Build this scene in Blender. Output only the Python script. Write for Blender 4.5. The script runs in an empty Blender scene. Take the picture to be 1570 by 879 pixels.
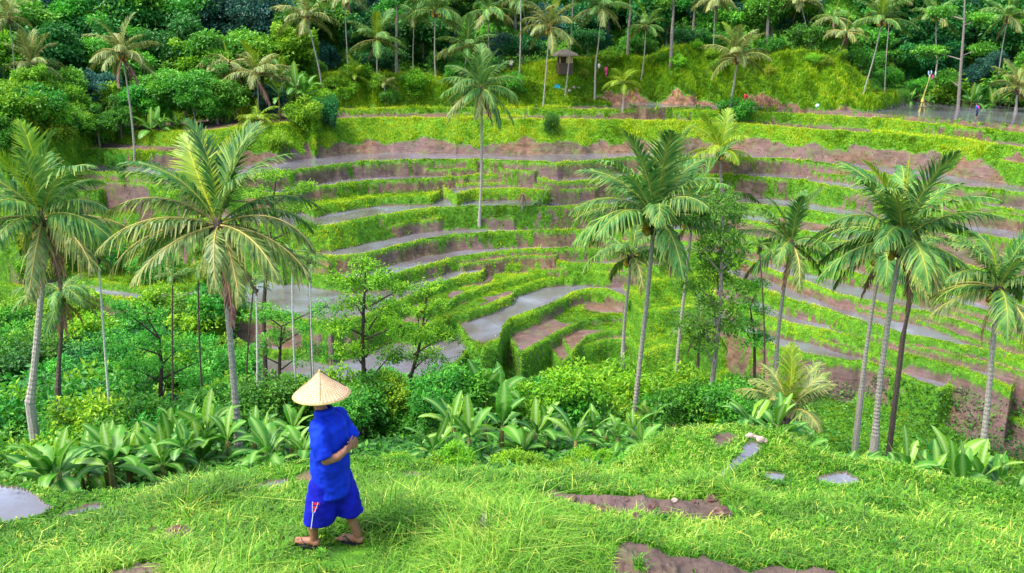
import bpy, math, random
import numpy as np
from mathutils import Vector, Matrix

R = math.radians
scene = bpy.context.scene
COL = scene.collection
rng = np.random.default_rng(7)
random.seed(7)

# ---------------------------------------------------------------- camera, world, sun, exposure
F = 1400.0                 # focal length in pixels of the 1570 px wide photograph
PITCH = 15.5
CZ = 4.8                   # eye height above the grass the man stands on
cam_d = bpy.data.cameras.new('camera')
cam_d.sensor_width = 36.0
cam_d.lens = 36.0 * F / 1570.0
cam_d.clip_start = 0.1
cam_d.clip_end = 3000.0
cam = bpy.data.objects.new('camera', cam_d)
COL.objects.link(cam)
cam.location = (0, 0, CZ)
cam.rotation_euler = (R(90 - PITCH), 0, 0)
scene.camera = cam

world = bpy.data.worlds.new('World')
scene.world = world
world.use_nodes = True
wn = world.node_tree
for n in list(wn.nodes):
    wn.nodes.remove(n)
SUN_EL, SUN_AZ = 60.0, 250.0
sky = wn.nodes.new('ShaderNodeTexSky')
sky.sky_type = 'NISHITA'
sky.sun_disc = False
sky.sun_elevation = R(SUN_EL)
sky.sun_rotation = R(SUN_AZ)
sky.air_density = 1.0
sky.dust_density = 3.0
sky.ozone_density = 1.0
bg = wn.nodes.new('ShaderNodeBackground')
bg.inputs[1].default_value = 0.15
wo = wn.nodes.new('ShaderNodeOutputWorld')
wn.links.new(sky.outputs[0], bg.inputs[0])
wn.links.new(bg.outputs[0], wo.inputs[0])

sun_d = bpy.data.lights.new('sun', 'SUN')
sun_d.energy = 1.4
sun_d.angle = R(16)
sun_d.color = (1.0, 0.97, 0.91)
sun = bpy.data.objects.new('sun', sun_d)
COL.objects.link(sun)
a = R(SUN_AZ)
sv = Vector((math.sin(a) * math.cos(R(SUN_EL)), math.cos(a) * math.cos(R(SUN_EL)), math.sin(R(SUN_EL))))
sun.rotation_euler = sv.to_track_quat('Z', 'Y').to_euler()
sun.location = (0, 0, 60)

vs = scene.view_settings
vs.view_transform = 'Standard'
vs.look = 'None'
vs.gamma = 1.0
vs.use_curve_mapping = False
vs.exposure = 1.6
scene.cycles.max_bounces = 6
scene.cycles.diffuse_bounces = 3
scene.cycles.transmission_bounces = 4
scene.cycles.glossy_bounces = 2

# ---------------------------------------------------------------- helpers
def ray(px, py):
    p = R(PITCH)
    x = (px - 785.0) / F
    y = -(py - 439.5) / F
    return np.array([x, math.cos(p) + y * math.sin(p), -math.sin(p) + y * math.cos(p)])

def back_h(px, py, h):
    """point h metres below the eye along the ray of a photo pixel"""
    d = ray(px, py)
    t = h / -d[2]
    return d[0] * t, d[1] * t, CZ - h

def back_r(px, py, r):
    """point at horizontal distance r"""
    d = ray(px, py)
    t = r / math.hypot(d[0], d[1])
    return d[0] * t, d[1] * t, CZ + d[2] * t

def _hash(ix, iy, seed):
    n = (ix * 374761393 + iy * 668265263 + seed * 1442695041).astype(np.int64)
    n = (n ^ (n >> 13)) * 1274126177
    n = n ^ (n >> 16)
    return (n & 0xffff).astype(np.float64) / 65535.0

def vnoise(x, y, seed=0):
    x = np.asarray(x, float); y = np.asarray(y, float)
    ix = np.floor(x).astype(np.int64); iy = np.floor(y).astype(np.int64)
    fx = x - ix; fy = y - iy
    fx = fx * fx * (3 - 2 * fx); fy = fy * fy * (3 - 2 * fy)
    a_ = _hash(ix, iy, seed); b_ = _hash(ix + 1, iy, seed)
    c_ = _hash(ix, iy + 1, seed); d_ = _hash(ix + 1, iy + 1, seed)
    return (a_ * (1 - fx) + b_ * fx) * (1 - fy) + (c_ * (1 - fx) + d_ * fx) * fy

def fbm(x, y, seed=0, octv=4):
    s = 0; am = 0.5; tot = 0
    for o in range(octv):
        s = s + am * vnoise(x * 2 ** o, y * 2 ** o, seed + o * 17)
        tot += am; am *= 0.5
    return s / tot

def sstep(a_, b_, x):
    t = np.clip((x - a_) / (b_ - a_), 0, 1)
    return t * t * (3 - 2 * t)

# ---------------------------------------------------------------- materials
MATS = {}
def newmat(name):
    m = bpy.data.materials.new(name)
    m.use_nodes = True
    nt = m.node_tree
    for n in list(nt.nodes):
        nt.nodes.remove(n)
    out = nt.nodes.new('ShaderNodeOutputMaterial')
    MATS[name] = m
    return m, nt, out

def N(nt, t, **kw):
    n = nt.nodes.new(t)
    for k, v in kw.items():
        if k == 'inp':
            for kk, vv in v.items():
                n.inputs[kk].default_value = vv
        else:
            setattr(n, k, v)
    return n

def mixrgb(nt, fac, a_, b_, mode='MIX'):
    n = nt.nodes.new('ShaderNodeMix')
    n.data_type = 'RGBA'
    n.blend_type = mode
    for sock, v in ((n.inputs[0], fac), (n.inputs[6], a_), (n.inputs[7], b_)):
        if hasattr(v, 'links'):
            nt.links.new(v, sock)
        else:
            sock.default_value = v if not isinstance(v, tuple) else (v + (1,))[:4]
    return n.outputs[2]

def ramp(nt, fac, stops):
    n = nt.nodes.new('ShaderNodeValToRGB')
    el = n.color_ramp.elements
    while len(el) < len(stops):
        el.new(0.5)
    for e, (p, c) in zip(el, stops):
        e.position = p
        e.color = (c + (1,))[:4] if len(c) == 3 else c
    nt.links.new(fac, n.inputs[0])
    return n.outputs[0]

def noise(nt, scale, detail=4, rough=0.55, vec=None, dist=0.0):
    n = N(nt, 'ShaderNodeTexNoise', inp={'Scale': scale, 'Detail': detail, 'Roughness': rough, 'Distortion': dist})
    if vec is not None:
        nt.links.new(vec, n.inputs['Vector'])
    return n.outputs[0]

def mapping(nt, sc, coord='Object'):
    tc = N(nt, 'ShaderNodeTexCoord')
    mp = N(nt, 'ShaderNodeMapping')
    mp.inputs['Scale'].default_value = sc
    nt.links.new(tc.outputs[coord], mp.inputs[0])
    return mp.outputs[0]

def bump(nt, h, strength=0.5, dist=0.02):
    b = N(nt, 'ShaderNodeBump', inp={'Strength': strength, 'Distance': dist})
    nt.links.new(h, b.inputs['Height'])
    return b.outputs[0]

def foliage_mat(name, cols, trans=0.35, rough=0.45, hue_var=0.02, val_var=0.25, spec=0.35):
    """leaf colour from the per-leaf random (R) and the along-leaf value (G)"""
    m, nt, out = newmat(name)
    at = N(nt, 'ShaderNodeAttribute', attribute_name='rnd')
    sep = N(nt, 'ShaderNodeSeparateColor')
    nt.links.new(at.outputs['Color'], sep.inputs[0])
    c = ramp(nt, sep.outputs[0], [(i / (len(cols) - 1), cc) for i, cc in enumerate(cols)])
    # G: tip tint (yellowing), B: rib / stalk tint
    tip = tuple(min(1, x * k) for x, k in zip(cols[-1], (1.9, 1.25, 0.9)))
    c = mixrgb(nt, sep.outputs[1], c, tip)
    rib = (min(1, cols[-1][0] * 2.6 + .05), min(1, cols[-1][1] * 1.5 + .05), cols[-1][2] * 1.3)
    c = mixrgb(nt, sep.outputs[2], c, rib)
    oi = N(nt, 'ShaderNodeObjectInfo')
    hs = N(nt, 'ShaderNodeHueSaturation')
    mr = N(nt, 'ShaderNodeMapRange', inp={'To Min': 0.5 - hue_var, 'To Max': 0.5 + hue_var})
    nt.links.new(oi.outputs['Random'], mr.inputs[0]); nt.links.new(mr.outputs[0], hs.inputs['Hue'])
    mr2 = N(nt, 'ShaderNodeMapRange', inp={'To Min': 1 - val_var, 'To Max': 1 + val_var})
    ml = N(nt, 'ShaderNodeMath', operation='MULTIPLY', inp={1: 7.31})
    fr = N(nt, 'ShaderNodeMath', operation='FRACT')
    nt.links.new(oi.outputs['Random'], ml.inputs[0]); nt.links.new(ml.outputs[0], fr.inputs[0])
    nt.links.new(fr.outputs[0], mr2.inputs[0]); nt.links.new(mr2.outputs[0], hs.inputs['Value'])
    nt.links.new(c, hs.inputs['Color'])
    pb = N(nt, 'ShaderNodeBsdfPrincipled', inp={'Roughness': rough, 'Specular IOR Level': spec})
    nt.links.new(hs.outputs[0], pb.inputs['Base Color'])
    if trans > 0:
        tr = N(nt, 'ShaderNodeBsdfTranslucent')
        nt.links.new(hs.outputs[0], tr.inputs[0])
        mx = N(nt, 'ShaderNodeMixShader', inp={0: trans})
        nt.links.new(pb.outputs[0], mx.inputs[1]); nt.links.new(tr.outputs[0], mx.inputs[2])
        nt.links.new(mx.outputs[0], out.inputs[0])
    else:
        nt.links.new(pb.outputs[0], out.inputs[0])
    return m

def plain_mat(name, col, rough=0.7, spec=0.3, var=0.25, scale=8.0, bstr=0.3, bdist=0.01, col2=None, stretch=(1, 1, 1)):
    m, nt, out = newmat(name)
    v = mapping(nt, stretch)
    nz = noise(nt, scale, 5, 0.6, v)
    c2 = col2 if col2 else tuple(min(1, x * (1 + var)) for x in col)
    c1 = tuple(x * (1 - var) for x in col)
    c = ramp(nt, nz, [(0.3, c1), (0.5, col), (0.7, c2)])
    pb = N(nt, 'ShaderNodeBsdfPrincipled', inp={'Roughness': rough, 'Specular IOR Level': spec})
    nt.links.new(c, pb.inputs['Base Color'])
    if bstr:
        nt.links.new(bump(nt, nz, bstr, bdist), pb.inputs['Normal'])
    nt.links.new(pb.outputs[0], out.inputs[0])
    return m

# ---------------------------------------------------------------- mesh helpers
def mk_mesh(name, V, faces, mats, rnd=None, mat_idx=None, smooth=False, attr=None):
    """faces: list of int arrays (m,k)"""
    V = np.asarray(V, np.float32)
    me = bpy.data.meshes.new(name)
    if not isinstance(faces, list):
        faces = [faces]
    faces = [np.asarray(f, np.int32) for f in faces if len(f)]
    me.vertices.add(len(V))
    me.vertices.foreach_set('co', V.ravel())
    loops = np.concatenate([f.ravel() for f in faces])
    tot = np.concatenate([np.full(len(f), f.shape[1], np.int32) for f in faces])
    start = np.concatenate([[0], np.cumsum(tot)[:-1]]).astype(np.int32)
    me.loops.add(len(loops))
    me.loops.foreach_set('vertex_index', loops)
    me.polygons.add(len(tot))
    me.polygons.foreach_set('loop_start', start)
    me.polygons.foreach_set('loop_total', tot)
    if mat_idx is not None:
        me.polygons.foreach_set('material_index', np.asarray(mat_idx, np.int32))
    me.polygons.foreach_set('use_smooth', np.full(len(tot), bool(smooth)))
    for nm, arr in (('rnd', rnd), ('mask', attr)):
        if arr is not None:
            arr = np.asarray(arr, np.float32)
            if arr.shape[1] < 4:
                arr = np.concatenate([arr, np.zeros((len(arr), 4 - arr.shape[1]), np.float32)], 1)
            ca = me.color_attributes.new(nm, 'FLOAT_COLOR', 'POINT')
            ca.data.foreach_set('color', arr.ravel())
    for mm in (mats if isinstance(mats, (list, tuple)) else [mats]):
        me.materials.append(MATS[mm] if isinstance(mm, str) else mm)
    me.update()
    me.validate(clean_customdata=False)
    return me

class Geo:
    """collects verts, quads and tris for one mesh"""
    def __init__(s):
        s.v = []; s.q = []; s.t = []; s.r = []; s.qm = []; s.tm = []; s.n = 0
    def add(s, V, quads=None, tris=None, rnd=None, m=0):
        V = np.asarray(V, float).reshape(-1, 3)
        if quads is not None and len(quads):
            s.q.append(np.asarray(quads) + s.n); s.qm.append(np.full(len(quads), m))
        if tris is not None and len(tris):
            s.t.append(np.asarray(tris) + s.n); s.tm.append(np.full(len(tris), m))
        if rnd is None:
            rnd = np.zeros((len(V), 3))
        rnd = np.asarray(rnd, float)
        if rnd.ndim == 1:
            rnd = np.tile(rnd, (len(V), 1))
        s.v.append(V); s.r.append(rnd); s.n += len(V)
        return s
    def mesh(s, name, mats, smooth=False):
        V = np.concatenate(s.v); rr = np.concatenate(s.r)
        fs = []; mi = []
        if s.q: fs.append(np.concatenate(s.q)); mi.append(np.concatenate(s.qm))
        if s.t: fs.append(np.concatenate(s.t)); mi.append(np.concatenate(s.tm))
        return mk_mesh(name, V, fs, mats, rnd=rr, mat_idx=np.concatenate(mi), smooth=smooth)

def tube(pts, rad, n=8, cap=True):
    """tapered tube along points -> V, quads, tris"""
    P = np.asarray(pts, float); k = len(P)
    rad = np.broadcast_to(np.asarray(rad, float), (k,))
    T = np.gradient(P, axis=0); T /= np.linalg.norm(T, axis=1)[:, None] + 1e-9
    up = np.array([0, 0, 1.0]) if abs(T[0][2]) < 0.9 else np.array([1.0, 0, 0])
    u = np.cross(T[0], up); u /= np.linalg.norm(u)
    rings = []
    for i in range(k):
        u = u - T[i] * np.dot(u, T[i]); u /= np.linalg.norm(u) + 1e-9
        w = np.cross(T[i], u)
        a_ = np.arange(n) * 2 * math.pi / n
        rings.append(P[i] + rad[i] * (np.cos(a_)[:, None] * u + np.sin(a_)[:, None] * w))
    V = np.concatenate(rings)
    q = []
    j = np.arange(n); j2 = (j + 1) % n
    for i in range(k - 1):
        q.append(np.stack([i * n + j, i * n + j2, (i + 1) * n + j2, (i + 1) * n + j], 1))
    q = np.concatenate(q)
    tr = None
    if cap:
        V = np.concatenate([V, [P[0], P[-1]]])
        c0 = k * n; c1 = c0 + 1
        tr = np.concatenate([np.stack([np.full(n, c0), j2, j], 1), np.stack([np.full(n, c1), (k - 1) * n + j, (k - 1) * n + j2], 1)])
    return V, q, tr

def leaves(C, D, Nn, L, W, r, fold=0.12, tipv=0.0, base=0.42):
    """N rhombic leaves as quads; C base points, D directions, Nn normals"""
    n = len(C)
    D = D / (np.linalg.norm(D, axis=1)[:, None] + 1e-9)
    S = np.cross(D, Nn); S /= np.linalg.norm(S, axis=1)[:, None] + 1e-9
    U = np.cross(S, D)
    L = np.broadcast_to(L, (n,))[:, None]; W = np.broadcast_to(W, (n,))[:, None]
    mid = C + D * L * base
    V = np.stack([C, mid + S * W / 2 + U * W * fold, C + D * L - U * L * 0.12, mid - S * W / 2 + U * W * fold], 1).reshape(-1, 3)
    q = np.arange(n * 4).reshape(n, 4)
    rr = np.zeros((n, 4, 3)); rr[:, :, 0] = np.asarray(r)[:, None]; rr[:, 2, 1] = tipv
    return V, q, rr.reshape(-1, 3)

def rand_dirs(n, rg=None):
    rg = rg or rng
    d = rg.normal(size=(n, 3)); d /= np.linalg.norm(d, axis=1)[:, None]
    return d

# ---------------------------------------------------------------- object helpers
def link(o):
    COL.objects.link(o); return o

def part(name, mesh, parent=None, label=None):
    o = bpy.data.objects.new(name, mesh); link(o)
    if parent is not None:
        o.parent = parent
    if label: o['label'] = label
    return o

def thing(name, label, cat, loc=(0, 0, 0), rz=0.0, group=None, mesh=None, kind=None, scale=1.0):
    o = bpy.data.objects.new(name, mesh); link(o)
    o.location = loc; o.rotation_euler = (0, 0, rz)
    if scale != 1.0: o.scale = (scale,) * 3 if not isinstance(scale, tuple) else scale
    if kind: o['kind'] = kind
    if label: o['label'] = label
    if cat: o['category'] = cat
    if group: o['group'] = group
    return o
# ---------------------------------------------------------------- terrain
# Every terrace is a level slab with an outer edge traced along the valley side and its own height;
# the ground is the highest slab at each place, with a sloping bank below each edge.
SL = []
def slab(pts, h, slope=2.2, lip=.6, tread='mud', grass=0.6, bw=0.55, bh=0.16, sign=1, g=0.0, jit=0.24, endL=True, endR=True, yel=0.5, wob=0.0):
    """pts: photo pixels of the outer edge; h: metres below the eye (one value or one per point)"""
    hs = h if isinstance(h, (list, tuple)) else [h] * len(pts)
    th = []; rr = []
    for (px, py), hh in zip(pts, hs):
        x, y, z = back_h(px, py, hh)
        th.append(math.atan2(x, y)); rr.append(math.hypot(x, y))
    th = np.array(th); rr = np.array(rr); hs = np.array(hs, float)
    o = np.argsort(th); th, rr, hs = th[o], rr[o], hs[o]
    SL.append(dict(lip=lip, th=th, r=rr, h=hs, slope=slope, tread=tread, grass=grass, bw=bw, bh=bh, sign=sign, g=g, jit=jit,
                   endL=endL and th[0] > -0.50, endR=endR and th[-1] < 0.50, yel=yel, seed=len(SL) * 7 + 3))

def slab_edge(s, TH):
    r = np.interp(TH, s['th'], s['r']); h = np.interp(TH, s['th'], s['h'])
    ax = TH * s['r'].mean()
    r0_ = r + s['jit'] * 2.2 * (fbm(ax * 0.55, ax * 0 + 1.5, s['seed'], 1) - 0.5)
    j_ = r + s['jit'] * 2.2 * (fbm(ax * 0.55, ax * 0 + 1.5, s['seed'], 4) - 0.5) * 2 - r0_
    r = r0_
    if s['endL']:
        d = np.clip((s['th'][0] - TH) / 0.014, 0, None); r = r + 4.0 * d ** 1.5
        r = np.where(d > 4, 1e6, r)
    if s['endR']:
        d = np.clip((TH - s['th'][-1]) / 0.014, 0, None); r = r + 4.0 * d ** 1.5
        r = np.where(d > 4, 1e6, r)
    return r, h, j_

base_r = np.array([0, 2, 3, 6.5, 7.4, 8.0, 10.4, 12, 16, 22, 28, 34, 40, 46, 52, 80, 104, 112, 118, 124, 134, 150, 180, 230, 400.])
base_h = np.array([1.7, 2.0, 2.6, 4.65, 4.8, 4.85, 5.4, 7.3, 9.3, 11.3, 14.2, 18.2, 21.0, 23.4, 24.6, 25.5, 25.5, 12, 8.2, 7.0, 5.0, -3, -22, -48, -60.])

# crest of the near grass bank
NEAR = [(-260, 910), (-60, 866), (0, 846), (60, 824), (130, 802), (190, 776), (240, 756), (330, 746), (385, 755), (440, 758), (480, 750), (540, 758), (565, 770), (605, 777),
        (645, 772), (690, 750), (780, 738), (900, 742), (1000, 748), (1080, 752), (1180, 750), (1270, 745), (1350, 738), (1450, 748), (1570, 765), (1800, 790)]
slab(NEAR, [5.6] * 5 + [5.5] * 5 + [5.45] * 16, slope=1.6, tread='near', sign=-1, g=0, bw=0, jit=0.08)
# small terraces just below it
NL = [(-260, 715), (0, 733), (45, 742), (85, 758), (130, 760), (170, 755), (240, 752), (360, 732), (420, 716), (480, 704), (560, 704), (640, 710),
      (700, 724), (760, 730), (900, 726), (960, 712), (1000, 685), (1040, 662), (1080, 651), (1130, 649), (1175, 658), (1220, 680), (1270, 694), (1330, 702),
      (1380, 716), (1420, 730), (1570, 752), (1800, 775)]
slab(NL, [7.3] * 17 + [7.0, 6.85, 6.85, 6.9, 7.0, 7.05, 7.1, 7.2, 7.3, 7.3, 7.3], slope=1.4, tread='grass', grass=1, sign=-1, bw=0.5, bh=0.12, jit=0.1)

# ---- far valley side, lowest terrace first
P = slab
P([(-300, 596), (0, 602), (150, 608), (300, 610), (352, 598), (362, 575)], 22.75, tread='grass', grass=1, slope=1.3)
P([(368, 600), (372, 612), (385, 617), (450, 612), (520, 607), (600, 600), (640, 592), (675, 580), (702, 560), (722, 536), (730, 520)], 22.7, tread='water', grass=.9, bw=.8, bh=.25, slope=1.5)
P([(1262, 590), (1330, 612), (1374, 637), (1435, 652), (1490, 688), (1570, 716), (1800, 790)], 24.3, tread='mud', lip=1.6, grass=.5, slope=1.5)
P([(985, 545), (1020, 534), (1060, 530), (1130, 528)], 23.5, tread='grass', grass=1, slope=1.2)
P([(985, 482), (1040, 474), (1090, 470), (1130, 475)], 21.9, tread='grass', grass=1, slope=1.3)
P([(1000, 436), (1050, 430), (1140, 434)], 20.7, tread='grass', grass=1, slope=1.3)
P([(862, 560), (885, 536), (930, 524), (1020, 522), (1034, 526)], 23.7, tread='mudp', grass=.7)
P([(878, 540), (900, 518), (940, 508), (1019, 509), (1034, 513)], 23.3, tread='mudp', grass=.7, bw=.4)
P([(800, 545), (814, 537), (850, 515), (893, 493), (927, 486), (1020, 488), (1036, 492)], 22.85, tread='mudp', grass=.5, bw=.6)
P([(1195, 542), (1230, 548)], 24.0, tread='mud')
P([(700, 498), (712, 517), (722, 532), (741, 538), (765, 530), (771, 508), (786, 494), (815, 484), (844, 474), (878, 455), (905, 448), (930, 449), (955, 460), (962, 466)], 22.0, tread='water', grass=.55, bw=1.0, bh=.3, slope=2.2, jit=.08)
P([(1405, 606), (1430, 604), (1470, 618), (1570, 651), (1800, 725)], 23.3, tread='water', grass=.2, slope=3)
P([(-300, 490), (0, 488), (100, 490), (175, 500), (240, 524), (330, 532), (420, 540), (480, 543)], 22.2, tread='water', grass=.8)
P([(1112, 500), (1130, 510), (1183, 533), (1237, 547), (1319, 557), (1353, 567), (1405, 588), (1440, 600), (1458, 592)], 22.3, tread='water', lip=.9, grass=.4, bw=.5, slope=2.0)
P([(560, 470), (600, 498), (650, 505), (700, 486), (741, 475), (765, 466), (784, 457), (790, 447), (806, 441), (835, 431), (865, 428), (878, 430)], 21.45, tread='mudp', grass=.85, bw=.8, bh=.2)
P([(1105, 462), (1118, 468), (1206, 499), (1264, 509), (1329, 526), (1360, 540), (1439, 560), (1500, 578), (1551, 597), (1560, 575)], 21.35, tread='mudw', lip=1.3, grass=.5, slope=1.9)
P([(600, 465), (640, 478), (673, 473), (717, 452), (758, 437), (806, 425), (844, 417), (868, 416)], 20.95, tread='mudp', grass=.9, bw=.7, bh=.2)
P([(-300, 400), (0, 408), (100, 424), (150, 434), (230, 446), (300, 440), (330, 420)], 19.9, tread='grass', grass=1, slope=1.1)
P([(-200, 420), (0, 438), (150, 455), (235, 470), (305, 474), (400, 480), (500, 504), (560, 490), (625, 459), (673, 438), (705, 428), (738, 421), (746, 411), (806, 404), (850, 404), (924, 408), (980, 408), (1010, 410)], 20.3, tread='water', grass=.75, bw=.7)
P([(1120, 425), (1152, 438), (1210, 465), (1264, 477), (1329, 499), (1387, 516), (1450, 528), (1514, 540), (1570, 560), (1800, 640)], 20.4, tread='water', lip=1.2, grass=.5, slope=1.9)
P([(1140, 402), (1183, 417), (1213, 427), (1258, 444), (1285, 455), (1350, 468), (1421, 482), (1500, 508), (1570, 533), (1800, 600)], 19.6, tread='mudw', grass=.25)
P([(470, 420), (540, 430), (601, 425), (660, 408), (700, 398), (741, 391), (785, 386), (810, 384), (924, 383), (1000, 386), (1080, 390), (1130, 396)], 19.3, tread='water', grass=.5)
P([(1120, 375), (1190, 392), (1300, 420), (1400, 447), (1500, 478), (1570, 500), (1800, 570)], 18.8, tread='mudw', grass=.3)
P([(-300, 340), (0, 345), (80, 348), (110, 346)], 17.6, tread='grass', grass=1, slope=1.1)
P([(-200, 350), (0, 358), (100, 363), (170, 366), (300, 372), (420, 385), (500, 397), (560, 392), (591, 384), (649, 369), (700, 362), (741, 359), (800, 356), (924, 355), (1050, 356), (1130, 362), (1190, 372), (1300, 396), (1400, 420), (1500, 446), (1570, 468), (1800, 530)], 18.0, tread='water', grass=.45)
P([(1120, 337), (1145, 341), (1190, 350), (1258, 362), (1305, 374), (1400, 392), (1500, 414), (1570, 430), (1800, 480)], 17.0, tread='mudw', grass=.2)
P([(-300, 326), (0, 328), (150, 330), (250, 330), (340, 338), (430, 352), (502, 348), (554, 338), (600, 330), (639, 323), (680, 320), (724, 318), (800, 319), (854, 319), (924, 316), (1000, 314), (1060, 312), (1145, 314), (1210, 321), (1300, 334), (1421, 348), (1500, 362), (1570, 374), (1800, 415)], 16.1, tread='water', grass=.68, slope=1.7)
P([(480, 322), (520, 312), (574, 305), (620, 303), (660, 302)], 15.4, tread='grass', grass=.9, slope=1.5)
P([(700, 300), (724, 293), (770, 291), (823, 292), (836, 296)], 15.1, tread='water', grass=1, yel=.9)
P([(1400, 314), (1440, 316), (1500, 326), (1570, 336), (1800, 368)], 15.0, tread='water', grass=.4)
P([(-300, 296), (0, 297), (150, 295), (178, 288), (280, 287), (340, 292), (400, 298), (440, 298), (482, 289), (560, 280), (630, 277), (711, 273), (718, 271), (770, 270), (816, 272), (840, 278), (857, 282), (924, 277), (1000, 270), (1060, 268), (1121, 271), (1160, 274), (1217, 277), (1285, 290), (1343, 299), (1440, 309), (1570, 326), (1800, 356)], [14.2] * 23 + [14.3, 14.4, 14.55, 14.7, 14.8], tread='water', grass=.45, slope=2.6)
P([(-300, 260), (0, 262), (100, 264), (180, 268), (265, 272), (350, 270), (400, 268), (448, 264), (537, 252), (605, 248), (734, 246), (800, 249), (854, 252), (900, 249), (960, 243), (1114, 244), (1200, 245), (1264, 252), (1343, 268), (1421, 282), (1500, 291), (1570, 299), (1800, 328)], [12.75] * 17 + [12.85, 13.05, 13.3, 13.45, 13.65, 13.8], tread='water', grass=.35, slope=3)
P([(90, 238), (105, 234), (170, 231), (240, 235), (330, 238), (380, 226)], 11.3, tread='mud', grass=.6)
P([(1455, 240), (1480, 240), (1570, 254), (1800, 282)], 11.7, tread='mud', grass=.95)
P([(-300, 186), (0, 190), (110, 198), (180, 203), (240, 204), (300, 203), (350, 200), (385, 197), (420, 194), (480, 187), (516, 184), (600, 182), (700, 184), (850, 185), (1046, 188), (1145, 192), (1264, 202), (1400, 210), (1470, 216), (1570, 229), (1800, 256)], [10.2, 10.2, 10.2, 10.2, 10.1, 9.9, 9.6, 9.5] + [9.4] * 5 + [9.5, 9.75, 10.0, 10.15, 10.3, 10.4, 10.6, 10.8][:9], tread='mudp', grass=1.0, slope=.8, jit=.3, yel=.85, bw=.8)
P([(480, 182), (516, 170), (600, 167), (700, 167), (850, 169), (1046, 171), (1193, 175), (1363, 185), (1421, 191), (1570, 207), (1800, 232)], [8.75] * 5 + [8.8, 8.95, 9.15, 9.3, 9.65, 9.9], tread='mudp', grass=.8, yel=.7, bw=.7)
P([(990, 166), (1060, 163), (1136, 165), (1217, 167), (1336, 174), (1466, 185), (1570, 193), (1800, 214)], [8.3, 8.35, 8.4, 8.5, 8.7, 8.85, 9.05, 9.2][:8], tread='water', grass=.05, slope=3, bw=0)
def dpt(l):
    """(px, py, horizontal distance) -> pixels and heights"""
    p_ = [(a_, b_) for a_, b_, c_ in l]; h_ = [CZ - back_r(a_, b_, c_)[2] for a_, b_, c_ in l]
    return p_, h_
# left green knoll and hillside
p_, h_ = dpt([(-300, 120, 104), (-60, 150, 100), (0, 172, 98), (60, 178, 98), (100, 192, 100), (125, 215, 103)])
P(p_, h_, slope=.9, tread='grass', grass=1, jit=.5)
# grassy bank under the coconut palms
p_, h_ = dpt([(400, 165, 116), (440, 140, 116), (480, 122, 117), (520, 116, 117), (580, 117, 117), (640, 120, 117), (700, 122, 117), (780, 124, 117), (840, 133, 117), (880, 150, 116), (930, 160, 115)])
P(p_, h_, slope=1.1, tread='grass', grass=.97, jit=.5, bw=0)
p_, h_ = dpt([(780, 112, 121), (830, 98, 121), (880, 92, 121), (930, 90, 121), (985, 92, 120), (1010, 84, 120), (1046, 70, 120), (1090, 76, 120), (1130, 90, 119), (1180, 88, 119), (1230, 82, 119), (1270, 90, 118), (1305, 105, 118), (1328, 128, 117), (1336, 150, 116)])
P(p_, h_, slope=1.15, tread='grass', grass=.8, jit=.55, bw=0)

# narrow ledges part-way down the taller banks
def ledges():
    rg = np.random.default_rng(12)
    for s in list(SL):
        if s['sign'] < 0 or s['tread'] not in ('water', 'mudw') or not (12.5 < s['h'].mean() < 22) or s['th'][-1] - s['th'][0] < .25: continue
        h = s['h'].mean(); drop = {1: 1.3}.get(0, 1.0 if h > 18.5 else 1.5)
        a_ = -.45
        while a_ < .5:
            b_ = a_ + rg.uniform(.10, .26)
            lo, hi = max(a_, s['th'][0]), min(b_, s['th'][-1])
            if hi - lo > .06:
                th_ = np.linspace(lo, hi, 9)
                c = dict(s); c['th'] = th_
                c['r'] = np.interp(th_, s['th'], s['r']) - rg.uniform(.5, .8) - .25 * np.sin(np.linspace(0, 9, 9) + a_ * 9)
                c['h'] = np.interp(th_, s['th'], s['h']) + drop * rg.uniform(.38, .58)
                c['tread'] = 'mud'; c['bw'] = .22; c['bh'] = .06; c['lip'] = .35; c['grass'] = .42; c['seed'] = s['seed'] + int(a_ * 100) + 60; c['endL'] = c['endR'] = True; c['slope'] = 2.6
                SL.append(c)
            a_ = b_ + rg.uniform(.12, .32)
ledges()

# small paddy pools near the viewer: outlines and water level
POOLS = []
def pool(pts, h, kind='water', depth=.14):
    q = np.array([back_h(px, py, h)[:2] for px, py in pts])
    POOLS.append((q, h, kind, depth))
pool([(-200, 735), (0, 745), (30, 748), (55, 760), (78, 780), (60, 790), (30, 799), (0, 802), (-200, 815)], 7.3)
pool([(80, 797), (100, 785), (140, 773), (160, 772), (158, 778), (120, 786)], 7.3)
pool([(30, 832), (50, 815), (110, 800), (150, 790), (152, 800), (90, 815)], 7.3)
pool([(384, 750), (400, 740), (440, 733), (442, 748), (400, 756)], 7.3)
pool([(452, 730), (478, 722), (482, 735), (470, 745), (455, 740)], 7.3, 'mud')
pool([(555, 735), (575, 738), (605, 750), (636, 764), (630, 771), (590, 768), (560, 765)], 7.3)
pool([(612, 729), (625, 724), (650, 727), (662, 732), (640, 735)], 7.3)
pool([(1095, 668), (1115, 662), (1128, 666), (1112, 676), (1098, 680)], 6.9, 'mud')
pool([(1088, 718), (1105, 708), (1125, 694), (1140, 680), (1155, 674), (1166, 678), (1150, 692), (1130, 708), (1100, 720)], 6.95)
pool([(1034, 742), (1050, 739), (1078, 741), (1070, 750), (1040, 752)], 7.2)
pool([(1165, 725), (1190, 722), (1208, 726), (1200, 737), (1180, 738)], 7.15)
pool([(1250, 734), (1270, 726), (1295, 724), (1312, 732), (1318, 740), (1290, 744), (1262, 741)], 7.2)
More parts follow.
